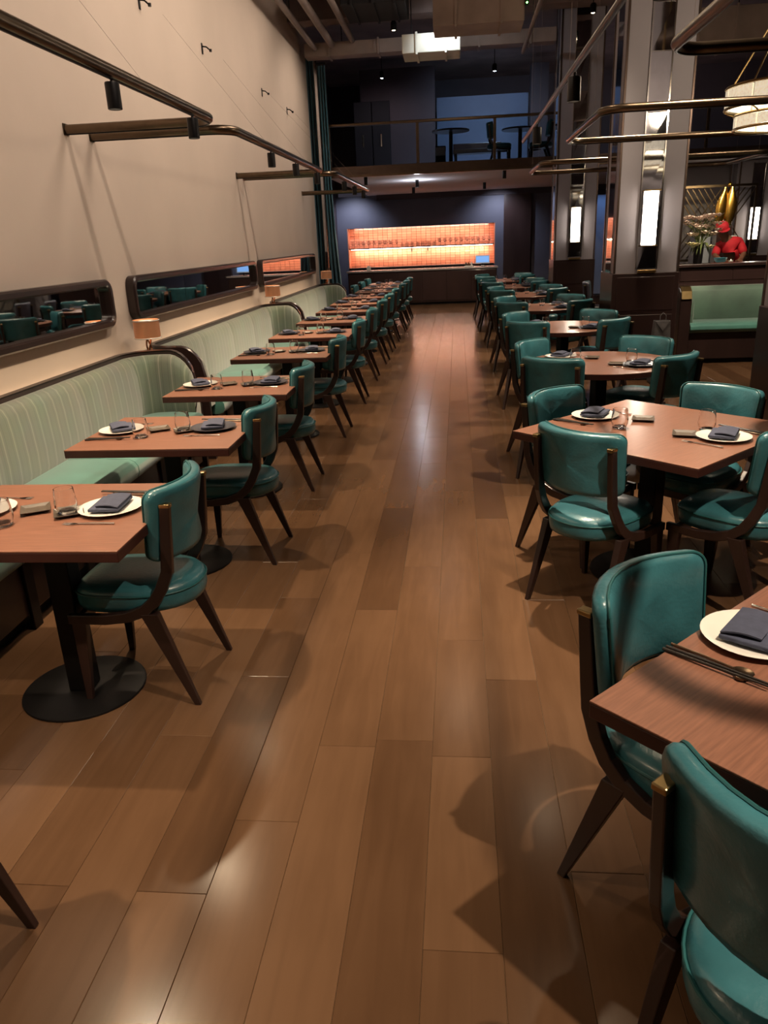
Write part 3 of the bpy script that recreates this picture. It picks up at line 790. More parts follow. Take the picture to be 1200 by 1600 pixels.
# right-hand rails
def loop_rail(x0, x1, y0, y1, label, r=.16):
    pts = []
    for cx, cy, a0 in ((x1-r, y1-r, 0), (x0+r, y1-r, 90), (x0+r, y0+r, 180), (x1-r, y0+r, 270)):
        pts += arc(cx, cy, r, a0, a0+90, 6)
    pts.append(pts[0])
    w_ = [((x, y, RZ+RR), (x, y, 4.85)) for x, y in ((x0, y0+.4), (x0, y1-.4), (x1, y0+.4), (x1, y1-.4))]
    return rail(pts, label, (), w_, .026)
loop_rail(.98, 3.6, 1.0, 4.15, 'rounded bronze tube loop hanging nearest, at the upper right corner')
loop_rail(1.0, 3.6, 5.9, 7.85, 'rounded bronze tube loop hanging in front of the wide column')
loop_rail(1.0, 3.6, 10.0, 11.6, 'rounded bronze tube loop hanging beyond the wide column')
rail([(.59, -1.5, RZ), (.59, 7.6, RZ)], 'long straight bronze rail hanging along the aisle', (), [((.59, y, RZ+RR), (.59, y, 4.85)) for y in (2.2, 4.6, 6.8)], .015)
for i, y in enumerate((2.6, 4.4, 6.3)):
    pendant(.59, y, f'black cylinder spotlight on the straight aisle rail, {("nearest","middle","farthest")[i]} of three', 26, 110)

# ------------------------------------------------------------------ ceiling fittings and spots under the mezzanine
fit0 = {}
def fitting(loc, label, kind='high', lens='ledcool'):
    key = (kind, lens)
    if key not in fit0:
        t = thing('ceiling_spotlight', loc, 0, label, 'spotlight', 'ceiling spotlights')
        top = .45 if kind == 'high' else .03
        MB().lathe([(.001, .10), (.008, .10), (.008, .10+top), (.001, .10+top)], seg=8).build('stem', 'blackmetal', t)
        MB().lathe([(.036, .0), (.042, -.004), (.045, 0), (.045, .10), (.03, .125), (.001, .125), (.001, .11), (.036, .10)], seg=20, cap=False).build('body', 'blackmetal', t, smooth=.6)
        MB().lathe([(.001, -.006), (.02, -.004), (.033, .006), (.033, .012), (.001, .012)], seg=16).build('lens', lens, t, smooth=1)
        fit0[key] = t; return t
    return dup(fit0[key], loc, 0, label)
fitting((-.21, 12.55, 4.56), 'bright cool ceiling spotlight above the pale lit duct')
fitting((.74, 17.0, 4.64), 'bright cool spotlight over the blue part of the mezzanine')
fitting((4.6, 16.6, 4.64), 'added fill spotlight over the right part of the mezzanine', 'high', 'ledwarm')
fitting((-1.47, 17.0, 4.64), 'bright cool spotlight over the dark left part of the mezzanine')
for i, yy in enumerate(sorted(WASH_Y + WALL_FILL_Y)):  # every other fitting belongs to an added fill light
    fitting((-.95 if yy == 13.4 else 0.0, yy, 4.64), f'warm ceiling spotlight in the partly added row washing the beige wall, {ORD[i]} from the camera', 'high', 'ledwarm')
for i, q in enumerate(FLOOR_SPOTS):
    fitting((q[0], q[1], 4.64), ['warm ceiling spotlight aimed at the nearest right-row table', 'warm ceiling spotlight aimed at the second right-row table', 'warm ceiling spotlight aimed at the third right-row table', 'warm ceiling spotlight aimed at the fourth right-row table', 'warm ceiling spotlight aimed at the fifth right-row table', 'warm ceiling spotlight aimed at the sixth right-row table', 'warm ceiling spotlight over the green booth', 'warm ceiling spotlight over the middle of the aisle', 'added fill spotlight over the near end of the aisle'][i], 'high', 'ledwarm')
fitting((3.3, 9.7, 4.64), 'added ceiling spotlight brightening the blossoms on the ledge', 'high', 'ledwarm')
def soffit_spot(x, y, z, label, lens='ledwarm'):
    t = thing('soffit_spotlight', (x, y, z), 0, label, 'spotlight', 'small spotlights under the mezzanine')
    MB().lathe([(.028, -.13), (.033, -.132), (.034, -.13), (.034, 0), (.001, 0), (.001, -.01), (.028, -.012)], seg=18, cap=False).build('body', 'blackmetal', t, smooth=.6)
    MB().lathe([(.001, -.122), (.027, -.122), (.027, -.115), (.001, -.115)], seg=16).build('lens', lens, t)
for x, y, lb in ((-.8, 16.58, 'small bright spotlight under the mezzanine above the left tables'), (.6, 18.4, 'small spotlight under the mezzanine right of the bar front'), (-1.0, 18.9, 'small spotlight under the mezzanine left of the bar front'), (-1.68, 15.2, 'black cylinder spotlight under the mezzanine beside the curtain'), (.86, 15.3, 'black cylinder spotlight under the mezzanine before the narrow column')):
    soffit_spot(x, y, 2.729, lb, 'ledwarm' if x != -.8 else 'ledcool')
spot((-1.68, 15.2, 2.58), (-1.5, 15.6, 0), 55, 115, .6, WARM, .02)
spot((.86, 15.3, 2.58), (.95, 15.4, 0), 60, 120, .6, WARM, .02)

# ------------------------------------------------------------------ curtains at the end of the beige wall
def curtain(x0, x1, y, z0, z1, label, folds, flare=0.):
    t = thing('curtain', (x0, y, z0), 0, label, 'curtain', 'dark teal curtains')
    n = folds*10; W = x1-x0; rings = []
    zs = [0, .4, 1.0, 1.8, 2.6, z1-z0]
    fr, bk = [], []
    vs = []; fs = []
    for j, z in enumerate(zs):
        k_ = 1 + flare*max(0, 1 - z/2.2)
        for i in range(n+1):
            a = i/n; yy = .05*math.sin(a*folds*2*PI) + .012*math.sin(a*folds*5.1+z)
            vs.append((a*W*k_, yy, z))
    m = len(vs)
    vs += [(x, y_+.008, z) for x, y_, z in vs]
    for j in range(len(zs)-1):
        for i in range(n):
            a = j*(n+1)+i; q = (a, a+1, a+n+2, a+n+1); fs.append(q); fs.append(tuple(m+k for k in reversed(q)))
    mb = MB(); mb.add(vs, fs); mb.build('cloth', 'curtain', t, smooth=1.2)
    MB().tube([(-.02, .0, z1-z0+.03), (W+.02, .0, z1-z0+.03)], .018, 8).build('curtain_rod', 'blackmetal', t)
    return t
curtain(-2.68, -2.46, 14.97, .02, 4.8, 'dark teal curtain hanging right against the end of the beige wall', 3)
curtain(-2.40, -2.26, 14.80, .02, 4.5, 'dark teal curtain beside the bar, flaring towards the floor', 3, .95)
t = thing('mirror_post', (-2.44, 14.86, 0), 0, 'narrow bronze mirrored post between the two curtains', 'post')
MB().b2(-.03, .03, -.03, .03, 0, 4.7).build('core', 'columntrim', t, bevel=.004)
MB().b2(-.022, .022, -.036, -.030, .6, 4.6).build('mirror_strip', 'mirror_aged', t)

# ------------------------------------------------------------------ bar
t = thing('bar_counter', (-.92, 20.6, 0), 0, 'dark bar counter with pale top edge in front of the orange niche', 'bar')
MB().b2(-1.9, 1.9, -.28, .28, .06, .845).build('body', 'darkpanel', t, bevel=.006)
for k in range(6):
    MB().b2(-1.88+k*.63, -1.88+k*.63+.615, -.292, -.28, .10, .82).build('front_panel', 'darkpanel', t, bevel=.004)
MB().b2(-1.86, 1.86, -.24, .26, 0, .06).build('kick_plate', 'blackmetal', t)
MB().b2(-1.93, 1.93, -.32, .30, .846, .885).build('worktop', 'counter', t, bevel=.004)
t = thing('back_counter', (-.98, 21.52, 0), 0, 'low dark back counter inside the orange bar niche', 'counter')
MB().b2(-1.93, 1.93, -.20, -.03, .02, .885).build('body', 'darkpanel', t)
MB().b2(-1.93, 1.93, -.22, .27, .905, .93).build('worktop', 'blackmetal', t, bevel=.003)
t = thing('bar_shelf', (-.98, 21.62, 1.40), 0, 'dark shelf across the orange niche with lit underside', 'shelf')
MB().b2(-1.93, 1.93, -.14, .16, 0, .025).build('board', 'darkwood', t, bevel=.003)
MB().b2(-1.90, 1.90, .05, .08, -.012, -.001).build('led_strip', 'led', t)
for k in (-.25, .18):
    MB().b2(k-.01, k+.01, -.1, .15, -.10, -.001).build('bracket', 'blackmetal', t)
area((-.98, 21.68, 1.382), (-.98, 21.70, .9), 34, 3.6, .03, (1, .72, .58))
area((-.98, 21.56, 1.915), (-.98, 21.70, 1.4), 26, 3.6, .04, (1, .72, .58))
wine = MB().lathe([(.001, 0), (.030, 0), (.030, .002), (.004, .006), (.0035, .075), (.012, .085), (.034, .115), (.036, .14), (.028, .185), (.0265, .185), (.034, .14), (.032, .117), (.010, .089), (.001, .086)], seg=14).mesh('wine_glass', 'glass', smooth=1)
tumb = glass_mesh(.034, .105)
gx = 0
for row in range(2):
    for k in range(26):
        x = -2.83 + k*.146 + .03*row
        if 1.05 < (x+2.83) < 1.4 and row == 0: continue
        me = wine if (k < 9 or k > 15) else tumb
        single('bar_glass', me, (x, 21.54 + .11*row, 1.4255), 0, f'clear {"stemmed" if me is wine else "short"} glass on the {"front" if row == 0 else "rear"} line of the bar shelf', 'glass', ('stemmed' if me is wine else 'short') + ' glasses on the bar shelf, ' + ('front' if row == 0 else 'rear') + ' line')
t = thing('till_screen', (.63, 20.62, .886), 0, 'small lit blue touch screen till on the bar counter', 'screen')
MB().lathe([(.001, 0), (.08, 0), (.08, .012), (.02, .02), (.02, .08), (.001, .08)], seg=16).build('foot', 'blackmetal', t, smooth=.6)
MB().box((0, 0, .17), (.36, .02, .2), rx=-.2).build('casing', 'screenframe', t, bevel=.006)
MB().box((0, -.0145, .17), (.32, .004, .15), rx=-.2).build('display', 'screen', t)
t = thing('bar_caddy', (.28, 20.55, .886), 0, 'low tray of small bar items beside the till', 'caddy')
MB().b2(-.11, .11, -.06, .06, 0, .03).build('tray', 'china', t, bevel=.004)
for k in range(3): MB().lathe([(.001, .0305), (.025, .0305), (.025, .09), (.012, .10), (.012, .12), (.001, .12)], (-.07+.07*k, 0, 0), 12).build('jar', ('traymat', 'copper', 'china')[k], t, smooth=.6)
t = thing('napkin_box', (-2.3, 20.55, .886), 0, 'small pale box on the left end of the bar counter', 'box')
MB().b2(-.05, .05, -.04, .04, 0, .10).build('carton', 'china', t, bevel=.004); MB().b2(-.03, .03, -.02, .02, .1005, .115).build('contents', 'cabinetwhite', t, bevel=.003)

# ------------------------------------------------------------------ mirrored columns
def column(xc, y0, w, d, label, strip=.20, full=5.2, lit=True, zpan=1.18, glow=14):
    t = thing('mirror_column', (xc, y0, 0), 0, label, 'column', 'mirrored columns')
    h = w/2
    MB().b2(-h, h, 0, d, zpan, full).build('core', 'columnpanel', t)
    pl = MB().b2(-h-.02, h+.02, -.02, d+.02, 0, zpan).build('plinth', 'darkpanel', t, bevel=.006)
    MB().b2(-h+.03, h-.03, -.026, -.02, .12, zpan*.62).build('panel_field', 'darkpanel', pl, bevel=.004)
    MB().b2(-h+.03, h-.03, -.026, -.02, zpan*.66, zpan-.04).build('panel_field', 'darkpanel', pl, bevel=.004)
    MB().b2(-h-.03, h+.03, -.03, d+.03, 0, .09).build('skirting', 'darkwood', pl, bevel=.004)
    for sx in (-1, 1):
        for yy in (0, d):
            MB().b2(sx*h-.012, sx*h+.012, yy-.012, yy+.012, zpan, full).build('corner_trim', 'columntrim', t, bevel=.003)
    # front mirror strip: separate panes, each set at its own slight angle
    z = zpan + .05; k = 0
    while z < full-.1:
        L = (.62, .50, .38, .55, .42, .6)[k % 6]; z1 = min(z+L, full-.05); e = (.004, -.003, .005, -.004, .002, -.005)[k % 6]; s2 = strip/2
        MB().add([(-s2, -.010-e, z), (s2, -.010+e, z), (s2, -.010+e*.3, z1), (-s2, -.010-e*.5, z1), (-s2, -.001, z), (s2, -.001, z), (s2, -.001, z1), (-s2, -.001, z1)],
                 [(0,1,2,3),(7,6,5,4),(0,4,5,1),(1,5,6,2),(2,6,7,3),(3,7,4,0)]).build('mirror_pane', 'mirror_aged', t)
        MB().b2(-s2-.012, s2+.012, -.016, -.001, z1+.001, z1+.009).build('pane_bead', 'chrome', t)
        z = z1 + .01; k += 1
    for sx in (-1, 1):
        MB().b2(sx*(strip/2+.008)-.007, sx*(strip/2+.008)+.007, -.018, -.001, zpan+.04, full-.05).build('strip_bead', 'chrome', t)
    # left-side strip
    MB().b2(-h-.008, -h-.001, d*.28, d*.72, zpan-.02, full-.05).build('mirror_pane', 'mirror_aged', t)
    if lit:
        zc = zpan + .29
        lm = MB()
        rings = [[(.075*math.cos(PI+PI*k/16)*f, -.012 + .085*math.sin(PI+PI*k/16)*f, zz) for k in range(17)] for f, zz in ((.96, zc), (1, zc+.01), (1, zc+.53), (.96, zc+.54))]
        lm.loft(rings); sc = lm.build('sconce_glass', 'lampglass', t, smooth=.9)
        MB().b2(-.085, .085, -.09, -.012, zc+.541, zc+.556).build('sconce_cap', 'brass', sc, bevel=.003)
        MB().b2(-.085, .085, -.09, -.012, zc-.016, zc-.001).build('sconce_cap', 'brass', sc, bevel=.003)
    MB().b2(-.10, .10, -.05, -.01, zpan+.001, zpan+.035).build('brass_foot', 'brass', t, bevel=.006)
    return t
column(2.06, 9.0, .68, .68, 'wide mirrored column with lit sconce behind the right row')
column(1.99, 14.0, .66, .66, 'narrower mirrored column with lit sconce beyond the wide one')
column(2.49, 5.15, .70, .60, 'dark column cut off by the right edge of the frame', lit=False, zpan=1.10)
column(5.42, 15.5, .66, .5, 'far lit mirrored column behind the person in red', full=2.72, zpan=1.08)

# ------------------------------------------------------------------ green booth behind the wide column
t = thing('booth', (2.72, 9.95, 0), 0, 'green velvet booth with dark end panel right of the wide column', 'booth')
prof = [(0, 0), (0, .80), (.03, .88), (.09, .925), (.17, .945), (.62, .945), (.62, 0)]
ep = MB().loft([[(x, y, z) for y, z in prof] for x in (0, .14)]).build('end_panel', 'darkwood', t, bevel=.01)
MB().loft([[(x, y-.004*(1 if y < .12 else 0), z+.003) for y, z in ((.0, .80), (.03, .88), (.09, .925), (.14, .938), (.14, .95), (.085, .94), (.018, .892), (-.012, .80))] for x in (.01, .13)]).build('brass_cap', 'brass', ep)
MB().loft([[(x, y, z) for y, z in ((.50, .40), (.44, .55), (.45, .75), (.48, .86), (.53, .91), (.60, .915), (.60, .40))] for x in (.20, .205, 2.8, 2.805)]).build('back_cushion', 'boothvelvet', t, smooth=.8, bevel=.006)
MB().loft([[(x, y, z) for y, z in ((.10, .45), (.08, .60), (.10, .76), (.2, .88), (.45, .91), (.58, .91), (.58, .45))] for x in (.142, .20)]).build('side_cushion', 'boothvelvet', t, bevel=.02)
MB().loft([[(x, y, z) for y, z in ((.02, .40), (-.015, .43), (-.01, .475), (.03, .50), (.2, .51), (.46, .505), (.46, .39), (.05, .385))] for x in (.145, .152, 2.797, 2.80)]).build('seat_cushion', 'velvet', t, smooth=.8, bevel=.006)
MB().b2(.142, 2.8, .06, .60, .06, .384).build('plinth', 'darkwood', t, bevel=.005)
MB().b2(.142, 2.8, .12, .58, 0, .06).build('toe_kick', 'blackmetal', t)
t = thing('booth_table', (4.15, 9.45, 0), 0, 'walnut-topped table in front of the green booth, at the right edge', 'table')
MB().b2(-.42, .42, -.36, .36, .7405, .7455).build('veneer', 'tabletop', t, bevel=.0012); MB().b2(-.42, .42, -.36, .36, .705, .740).build('edge_board', 'tableedge', t, bevel=.003)
pedestal(t)
single('tumbler', ME['glass'], (3.92, 9.36, TT), 0, 'clear glass on the booth table at the right edge', 'glass', 'clear glasses on the tables')
t = thing('partition_wall', (3.95, 10.62, 0), 0, 'dark low partition with ledge behind the green booth', 'partition')
MB().b2(-1.1, 1.6, 0, .14, 0, 1.14).build('body', 'darkpanel', t, bevel=.004)
for k in range(4): MB().b2(-1.08+k*.66, -1.08+k*.66+.64, -.008, -.001, .97, 1.12).build('top_panel', 'darkpanel', t, bevel=.003)
MB().b2(-1.14, 1.62, -.05, .22, 1.141, 1.18).build('ledge', 'darkwood', t, bevel=.006)
# grey tote at the column foot
t = thing('tote_bag', (2.22, 8.78, 0), 0, 'dark grey cloth tote standing against the wide column', 'bag')
MB().loft([[(sx*a, sy*b, z) for sx, sy in ((-1,-1),(1,-1),(1,1),(-1,1))] for a, b, z in ((.085, .07, 0), (.095, .08, .02), (.09, .075, .45), (.08, .05, .685), (.076, .045, .688), (.08, .06, .45), (.08, .06, .03))]).build('body', 'bagcloth', t, bevel=.008)
MB().add([(-.078, -.056, .684), (.078, -.056, .684), (0, -.074, .58), (-.078, -.05, .688), (.078, -.05, .688), (0, -.066, .58)], [(0,2,1),(3,4,5),(0,1,4,3),(1,2,5,4),(2,0,3,5)]).build('flap', 'bagcloth', t)
MB().tube([(-.03, -.05, .68), (-.03, -.045, .74), (0, -.04, .77), (.03, -.045, .74), (.03, -.05, .68)], .005, 6).build('handle', 'bagcloth', t, smooth=1)

# two dark chairs by the far column
def dark_chair(x, y, rz, label):
    t = dup(chair0, (x, y, 0), rz, label, 'dark chairs near the far column')
    for ch in t.children:
        if ch.name.startswith(('seat', 'backrest')):
            ch.data = ch.data.copy(); ch.data.materials[0] = MATS['bluewall'] if ch.name.startswith('back') else MATS['blackmetal']
    return t
dark_chair(2.30, 13.2, -PI/2-.2, 'slate-backed dark chair standing left of its twin before the narrow column')
dark_chair(2.62, 12.9, -PI/2, 'slate-backed dark chair standing right of its twin before the narrow column')
# tall blue-lit door beyond
struct(MB().b2(2.96, 3.25, 18.0, 18.05, 0.3, 2.35).build('door_1', 'mezzblue', bevel=.004), 'narrow blue-lit doorway between the columns')
spot((3.0, 17.2, 2.66), (3.1, 18.0, 1.6), 26, 70, .6, (.35, .6, 1), .03)  # unseen blue light on the doorway, has no fitting
struct(MB().b2(2.4, 2.94, 18.0, 18.1, 0, 2.7).build('wall_passage', 'darkpanel'))
struct(MB().b2(3.27, 3.9, 18.0, 18.1, 0, 2.7).build('wall_recess_dark', 'darkpanel'))
struct(MB().b2(1.2, 1.9, 21.40, 21.49, 0, 2.72).build('trim_2', 'darkpanel'))

# ------------------------------------------------------------------ kitchen pass far right: flowers, bowl, person, gold sculpture
t = thing('flower_vase', (3.10, 10.72, 1.181), 0, 'tall black vase of pale pink and cream blossoms on the dark ledge', 'flowers')
MB().lathe([(.001, 0), (.05, 0), (.055, .01), (.06, .15), (.065, .24), (.06, .245), (.054, .235), (.05, .03), (.001, .03)], seg=20).build('vase', 'blackmetal', t, smooth=.8)
rnd = random.Random(3)
for k in range(40):
    a = rnd.uniform(0, 2*PI); rr = rnd.uniform(.03, .20)
    top = (rr*math.cos(a)*1.25, rr*math.sin(a)*.8, .34 + rnd.uniform(0, .24) + (.08 if math.cos(a) > .3 and k % 4 == 0 else 0))
    if k >= 35: top = (rr*math.cos(a)*1.1, -.14, .20 + rnd.uniform(0, .06))
    st = MB().tube([(0.02*math.cos(a), .02*math.sin(a), .22), (top[0]*.5, top[1]*.5, top[2]*.75+.05), (top[0], top[1], top[2]-.01)], .004, 5).build('stem', 'stem', t)
    fl = MB()
    for j in range(6):
        b = 2*PI*j/6 + k
        c, s_ = math.cos(b), math.sin(b); R_ = .062
        fl.add([(top[0], top[1], top[2]), (top[0]+R_*.7*math.cos(b-.5), top[1]+R_*.7*math.sin(b-.5), top[2]+.014), (top[0]+R_*1.15*c, top[1]+R_*1.15*s_, top[2]+.026), (top[0]+R_*.7*math.cos(b+.5), top[1]+R_*.7*math.sin(b+.5), top[2]+.014), (top[0]+R_*.5*c, top[1]+R_*.5*s_, top[2]+.002)],
               [(0, 1, 2), (0, 2, 3), (0, 4, 1), (1, 4, 2), (2, 4, 3), (3, 4, 0)])
    fl.lathe([(.001, -.016), (.026, -.006), (.022, .020), (.001, .030)], top, 8)
    fl.build('blossom', 'petalyellow' if k >= 35 else 'petal', st)
for k in range(8):
    a = rnd.uniform(0, 2*PI); r_ = .13
    MB().add([(0, -.03, .24), (r_*.6*math.cos(a)-.015, r_*.6*math.sin(a)-.04, .26), (r_*math.cos(a), -.07+.05*math.sin(a), .10), (r_*.6*math.cos(a)+.015, r_*.6*math.sin(a)-.04, .25), (r_*.6*math.cos(a), r_*.6*math.sin(a)-.035, .245)], [(0,1,4),(1,2,4),(2,3,4),(3,0,4),(0,3,2,1)]).build('leaf', 'stem', t)
t = thing('service_counter', (4.5, 12.75, 0), 0, 'dark service counter in front of the person in red', 'counter')
MB().b2(-1.0, 1.2, -.28, .28, 0, 1.03).build('body', 'darkpanel', t, bevel=.005); MB().b2(-1.03, 1.23, -.32, .32, 1.031, 1.07).build('worktop', 'counter', t, bevel=.005)
t = thing('service_bowl', (3.98, 12.6, 1.071), 0, 'teal bowl on the service counter beside the vase', 'bowl')
MB().lathe([(.001, 0), (.04, 0), (.045, .01), (.085, .06), (.10, .10), (.096, .10), (.08, .062), (.04, .018), (.001, .016)], seg=24).build('bowl', 'tealbowl', t, smooth=.8)
MB().lathe([(.036, -.0005), (.046, -.0005), (.046, .006), (.036, .006)], seg=20).build('foot_ring', 'tealbowl', t)
t = thing('votive', (4.12, 12.55, 1.071), 0, 'small lit votive candle on the service counter', 'candle')
MB().lathe([(.001, 0), (.03, 0), (.034, .06), (.031, .06), (.028, .006), (.001, .006)], seg=16).build('cup', 'china', t, smooth=.6)
MB().lathe([(.001, .007), (.026, .007), (.026, .04), (.001, .04)], seg=12).build('wax', 'petalyellow', t)
MB().lathe([(.001, .041), (.006, .048), (.004, .062), (.001, .075)], seg=8).build('flame', 'ledwarm', t, smooth=1)
t = thing('storage_cabinet', (4.45, 14.6, 0), 0, 'pale cabinet with long handle behind the service counter', 'cabinet')
MB().b2(-.32, .32, -.25, .25, 0, 1.46).build('body', 'cabinetwhite', t, bevel=.006)
MB().b2(-.31, .31, -.268, -.252, .1, 1.44).build('door', 'cabinetwhite', t, bevel=.004)
MB().b2(-.12, .25, -.29, -.27, 1.36, 1.375).build('handle', 'blackmetal', t, bevel=.002)
# lattice screen
t = thing('lattice_screen', (4.55, 15.1, 1.15), 0, 'bronze lattice screen behind the gold sculpture', 'screen')
for k in range(7):
    MB().box((-.28+.1*k, 0, .52), (.016, .02, 1.4), ry=.6).build('lattice_bar', 'bronze', t)
    MB().box((-.28+.1*k, .022, .52), (.016, .02, 1.4), ry=-.6).build('lattice_bar', 'bronze', t)
MB().b2(-.7, .7, -.015, .037, 1.12, 1.16).build('frame_rail', 'bronze', t); MB().b2(-.7, .7, -.015, .037, -.12, -.08).build('frame_rail', 'bronze', t)
for xx in (-.72, .7): MB().b2(xx, xx+.03, -.015, .037, -.14, 1.16).build('frame_post', 'bronze', t)
for xx in (-.72, .7): MB().b2(xx, xx+.03, -.015, .037, -1.149, -.141).build('screen_leg', 'bronze', t)
# gold sculpture on a pedestal
t = thing('gold_sculpture', (4.42, 14.05, 0), 0, 'tall lit gold leaf-shaped sculpture above the person in red', 'sculpture')
MB().b2(-.12, .12, -.12, .12, 0, 1.62).build('pedestal', 'darkpanel', t, bevel=.006)
for s_, dx in ((-1, -.075), (1, .085)):
    rings = []
    for k in range(13):
        q = k/12; wv = .092*math.sin(PI*min(1, q*.92+.06))**.8 + .008; tw_ = s_*q*.9
        cx = dx*(1-.35*q) + .03*q; z = 1.621 + .60*q
        rings.append([(cx + wv*math.cos(a+tw_), .022*math.sin(a+tw_) + .3*wv*math.sin(a), z) for a in [2*PI*j/10 for j in range(10)]])
    MB().loft(rings).build('gold_leaf', 'gold', t, smooth=.9)
MB().lathe([(.001, -.04), (.025, -.03), (.035, 0), (.025, .03), (.001, .04)], (.045, 0, 2.26), 14).build('gold_bud', 'gold', t, smooth=1)
struct(MB().b2(3.9, 9.0, 16.4, 16.5, 0, 2.72).build('wall_kitchen', 'columnpanel'), 'grey wall behind the kitchen pass')

# person
def skin_obj(name, m, verts, edges, parent, root=0, sub=2):
    me = bpy.data.meshes.new(name); me.from_pydata([v[:3] for v in verts], edges, [])
    o = bpy.data.objects.new(name, me); COL.objects.link(o); o.parent = parent
    md = o.modifiers.new('skin', 'SKIN'); md.use_smooth_shade = True
    sl = me.skin_vertices[0].data if me.skin_vertices else None
    if sl is None:
        bpy.context.view_layer.update(); sl = me.skin_vertices[0].data
    for i, v in enumerate(verts):
        r = v[3]; sl[i].radius = r if isinstance(r, tuple) else (r, r); sl[i].use_root = (i == root)
    sb = o.modifiers.new('sub', 'SUBSURF'); sb.levels = sub; sb.render_levels = sub
    me.materials.append(MATS[m]); return o
pr = thing('person', (4.36, 13.45, 0), 0, 'person in red shirt and red cap bending over the service counter', 'person')
# local: faces -X and the camera, leaning forwards
V = [(.06, 0, .95, (.13, .10)), (.05, -.01, 1.10, (.115, .085)), (.0, -.04, 1.26, (.105, .07)), (-.05, -.07, 1.38, (.075, .06)), (-.10, -.09, 1.45, (.055, .055)), (-.15, -.11, 1.50, (.075, .085)), (-.17, -.12, 1.58, (.085, .095)), (-.165, -.115, 1.645, (.06, .07)),
     (.13, -.06, 1.38, .06), (.20, -.14, 1.20, .048), (.10, -.30, 1.10, .038), (.04, -.38, 1.10, .03),
     (-.16, .02, 1.34, .058), (-.24, -.10, 1.18, .045), (-.20, -.28, 1.11, .036), (-.16, -.36, 1.10, .03),
     (.12, .02, .86, .10), (.13, .01, .48, .07), (.13, .02, .08, .05), (.12, -.10, .035, .042), (-.02, .02, .86, .10), (-.04, .01, .48, .07), (-.04, .02, .08, .05), (-.05, -.10, .035, .042)]
Eg = [(0,1),(1,2),(2,3),(3,4),(4,5),(5,6),(6,7),(3,8),(8,9),(9,10),(10,11),(3,12),(12,13),(13,14),(14,15),(0,16),(16,17),(17,18),(18,19),(0,20),(20,21),(21,22),(22,23)]
body = skin_obj('body', 'skin', V, Eg, pr)
def grow(idx, g): return [(V[i][0], V[i][1], V[i][2], tuple(c+g for c in V[i][3]) if isinstance(V[i][3], tuple) else V[i][3]+g) for i in idx]
sidx = [0, 1, 2, 3, 8, 9, 12, 13]
sv = grow(sidx, .036); sv[5] = (.205, -.155, 1.18, .07); sv[7] = (-.242, -.11, 1.165, .068); sv[4] = (.13, -.06, 1.37, .08); sv[6] = (-.16, .02, 1.33, .076); sv[2] = (.0, -.04, 1.26, (.155, .125)); sv[3] = (-.05, -.07, 1.38, (.135, .115)); sv.append((-.085, -.085, 1.43, .085))
skin_obj('shirt', 'redshirt', sv, [(0,1),(1,2),(2,3),(3,4),(4,5),(3,6),(6,7),(3,8)], pr)
skin_obj('trousers', 'trousers', grow([0, 16, 17, 18, 20, 21, 22], .014), [(0,1),(1,2),(2,3),(0,4),(4,5),(5,6)], pr)
cap = MB(); rings = []
for r_, z in ((.104, 0), (.106, .03), (.098, .065), (.075, .092), (.04, .104), (.004, .107)):
    rings.append([(r_*math.cos(2*PI*k/20)*.95, r_*math.sin(2*PI*k/20)*1.05, z) for k in range(20)])
cap.loft(rings); cp = cap.build('cap', 'redcap', pr, smooth=1); cp.location = (-.172, -.125, 1.585); cp.rotation_euler = (.30, -.30, 0)
br = MB(); br.loft([[(.085*math.cos(PI+PI*k/10)*f-.03*0, -.07+.11*math.sin(PI+PI*k/10)*f, z) for k in range(11)] for f, z in ((1, -.004), (1.02, .0), (1, .006))])
bo = br.build('cap_brim', 'redcap', cp, smooth=.8)
def face(name, m, mb): return mb.build(name, m, body, smooth=1)
face('nose', 'skin', MB().tube([(-.20, -.20, 1.585), (-.215, -.228, 1.555)], [.010, .016], 8))
for ex in (-.028, .028):
    face('eye', 'trousers', MB().lathe([(.001, -.006), (.008, 0), (.001, .006)], (-.195+ex*.9, -.207-abs(ex)*.1+ex*.4, 1.585), 8))
face('mouth', 'trousers', MB().tube([(-.22, -.195, 1.525), (-.20, -.210, 1.522), (-.18, -.208, 1.525)], .005, 6))
for ex, ey in ((-.255, -.10), (-.085, -.10)): face('ear', 'skin', MB().lathe([(.001, -.025), (.014, -.01), (.014, .012), (.001, .025)], (ex, ey, 1.57), 8))
for hx, hy in ((.04, -.38), (-.16, -.36)):
    hd = MB().loft([[(hx+a*.036*q, hy-.01-d, 1.10+b*.014) for a, b in ((-1,-1),(1,-1),(1,1),(-1,1))] for d, q in ((-.01, .8), (.03, 1.1), (.07, 1.0))])
    h_ = hd.build('hand', 'skin', body, bevel=.006)
    for k in range(4):
        L = (.055, .065, .062, .048)[k]; fx = hx-.027+.018*k
        MB().tube([(fx, hy-.075, 1.10), (fx, hy-.075-L*.5, 1.103), (fx, hy-.075-L, 1.088)], [.009, .0085, .007], 6).build('finger', 'skin', body, smooth=1)
    sg = 1 if hx < 0 else -1
    MB().tube([(hx+sg*.03, hy-.02, 1.10), (hx+sg*.055, hy-.05, 1.098), (hx+sg*.058, hy-.08, 1.092)], [.011, .010, .008], 6).build('thumb', 'skin', body, smooth=1)

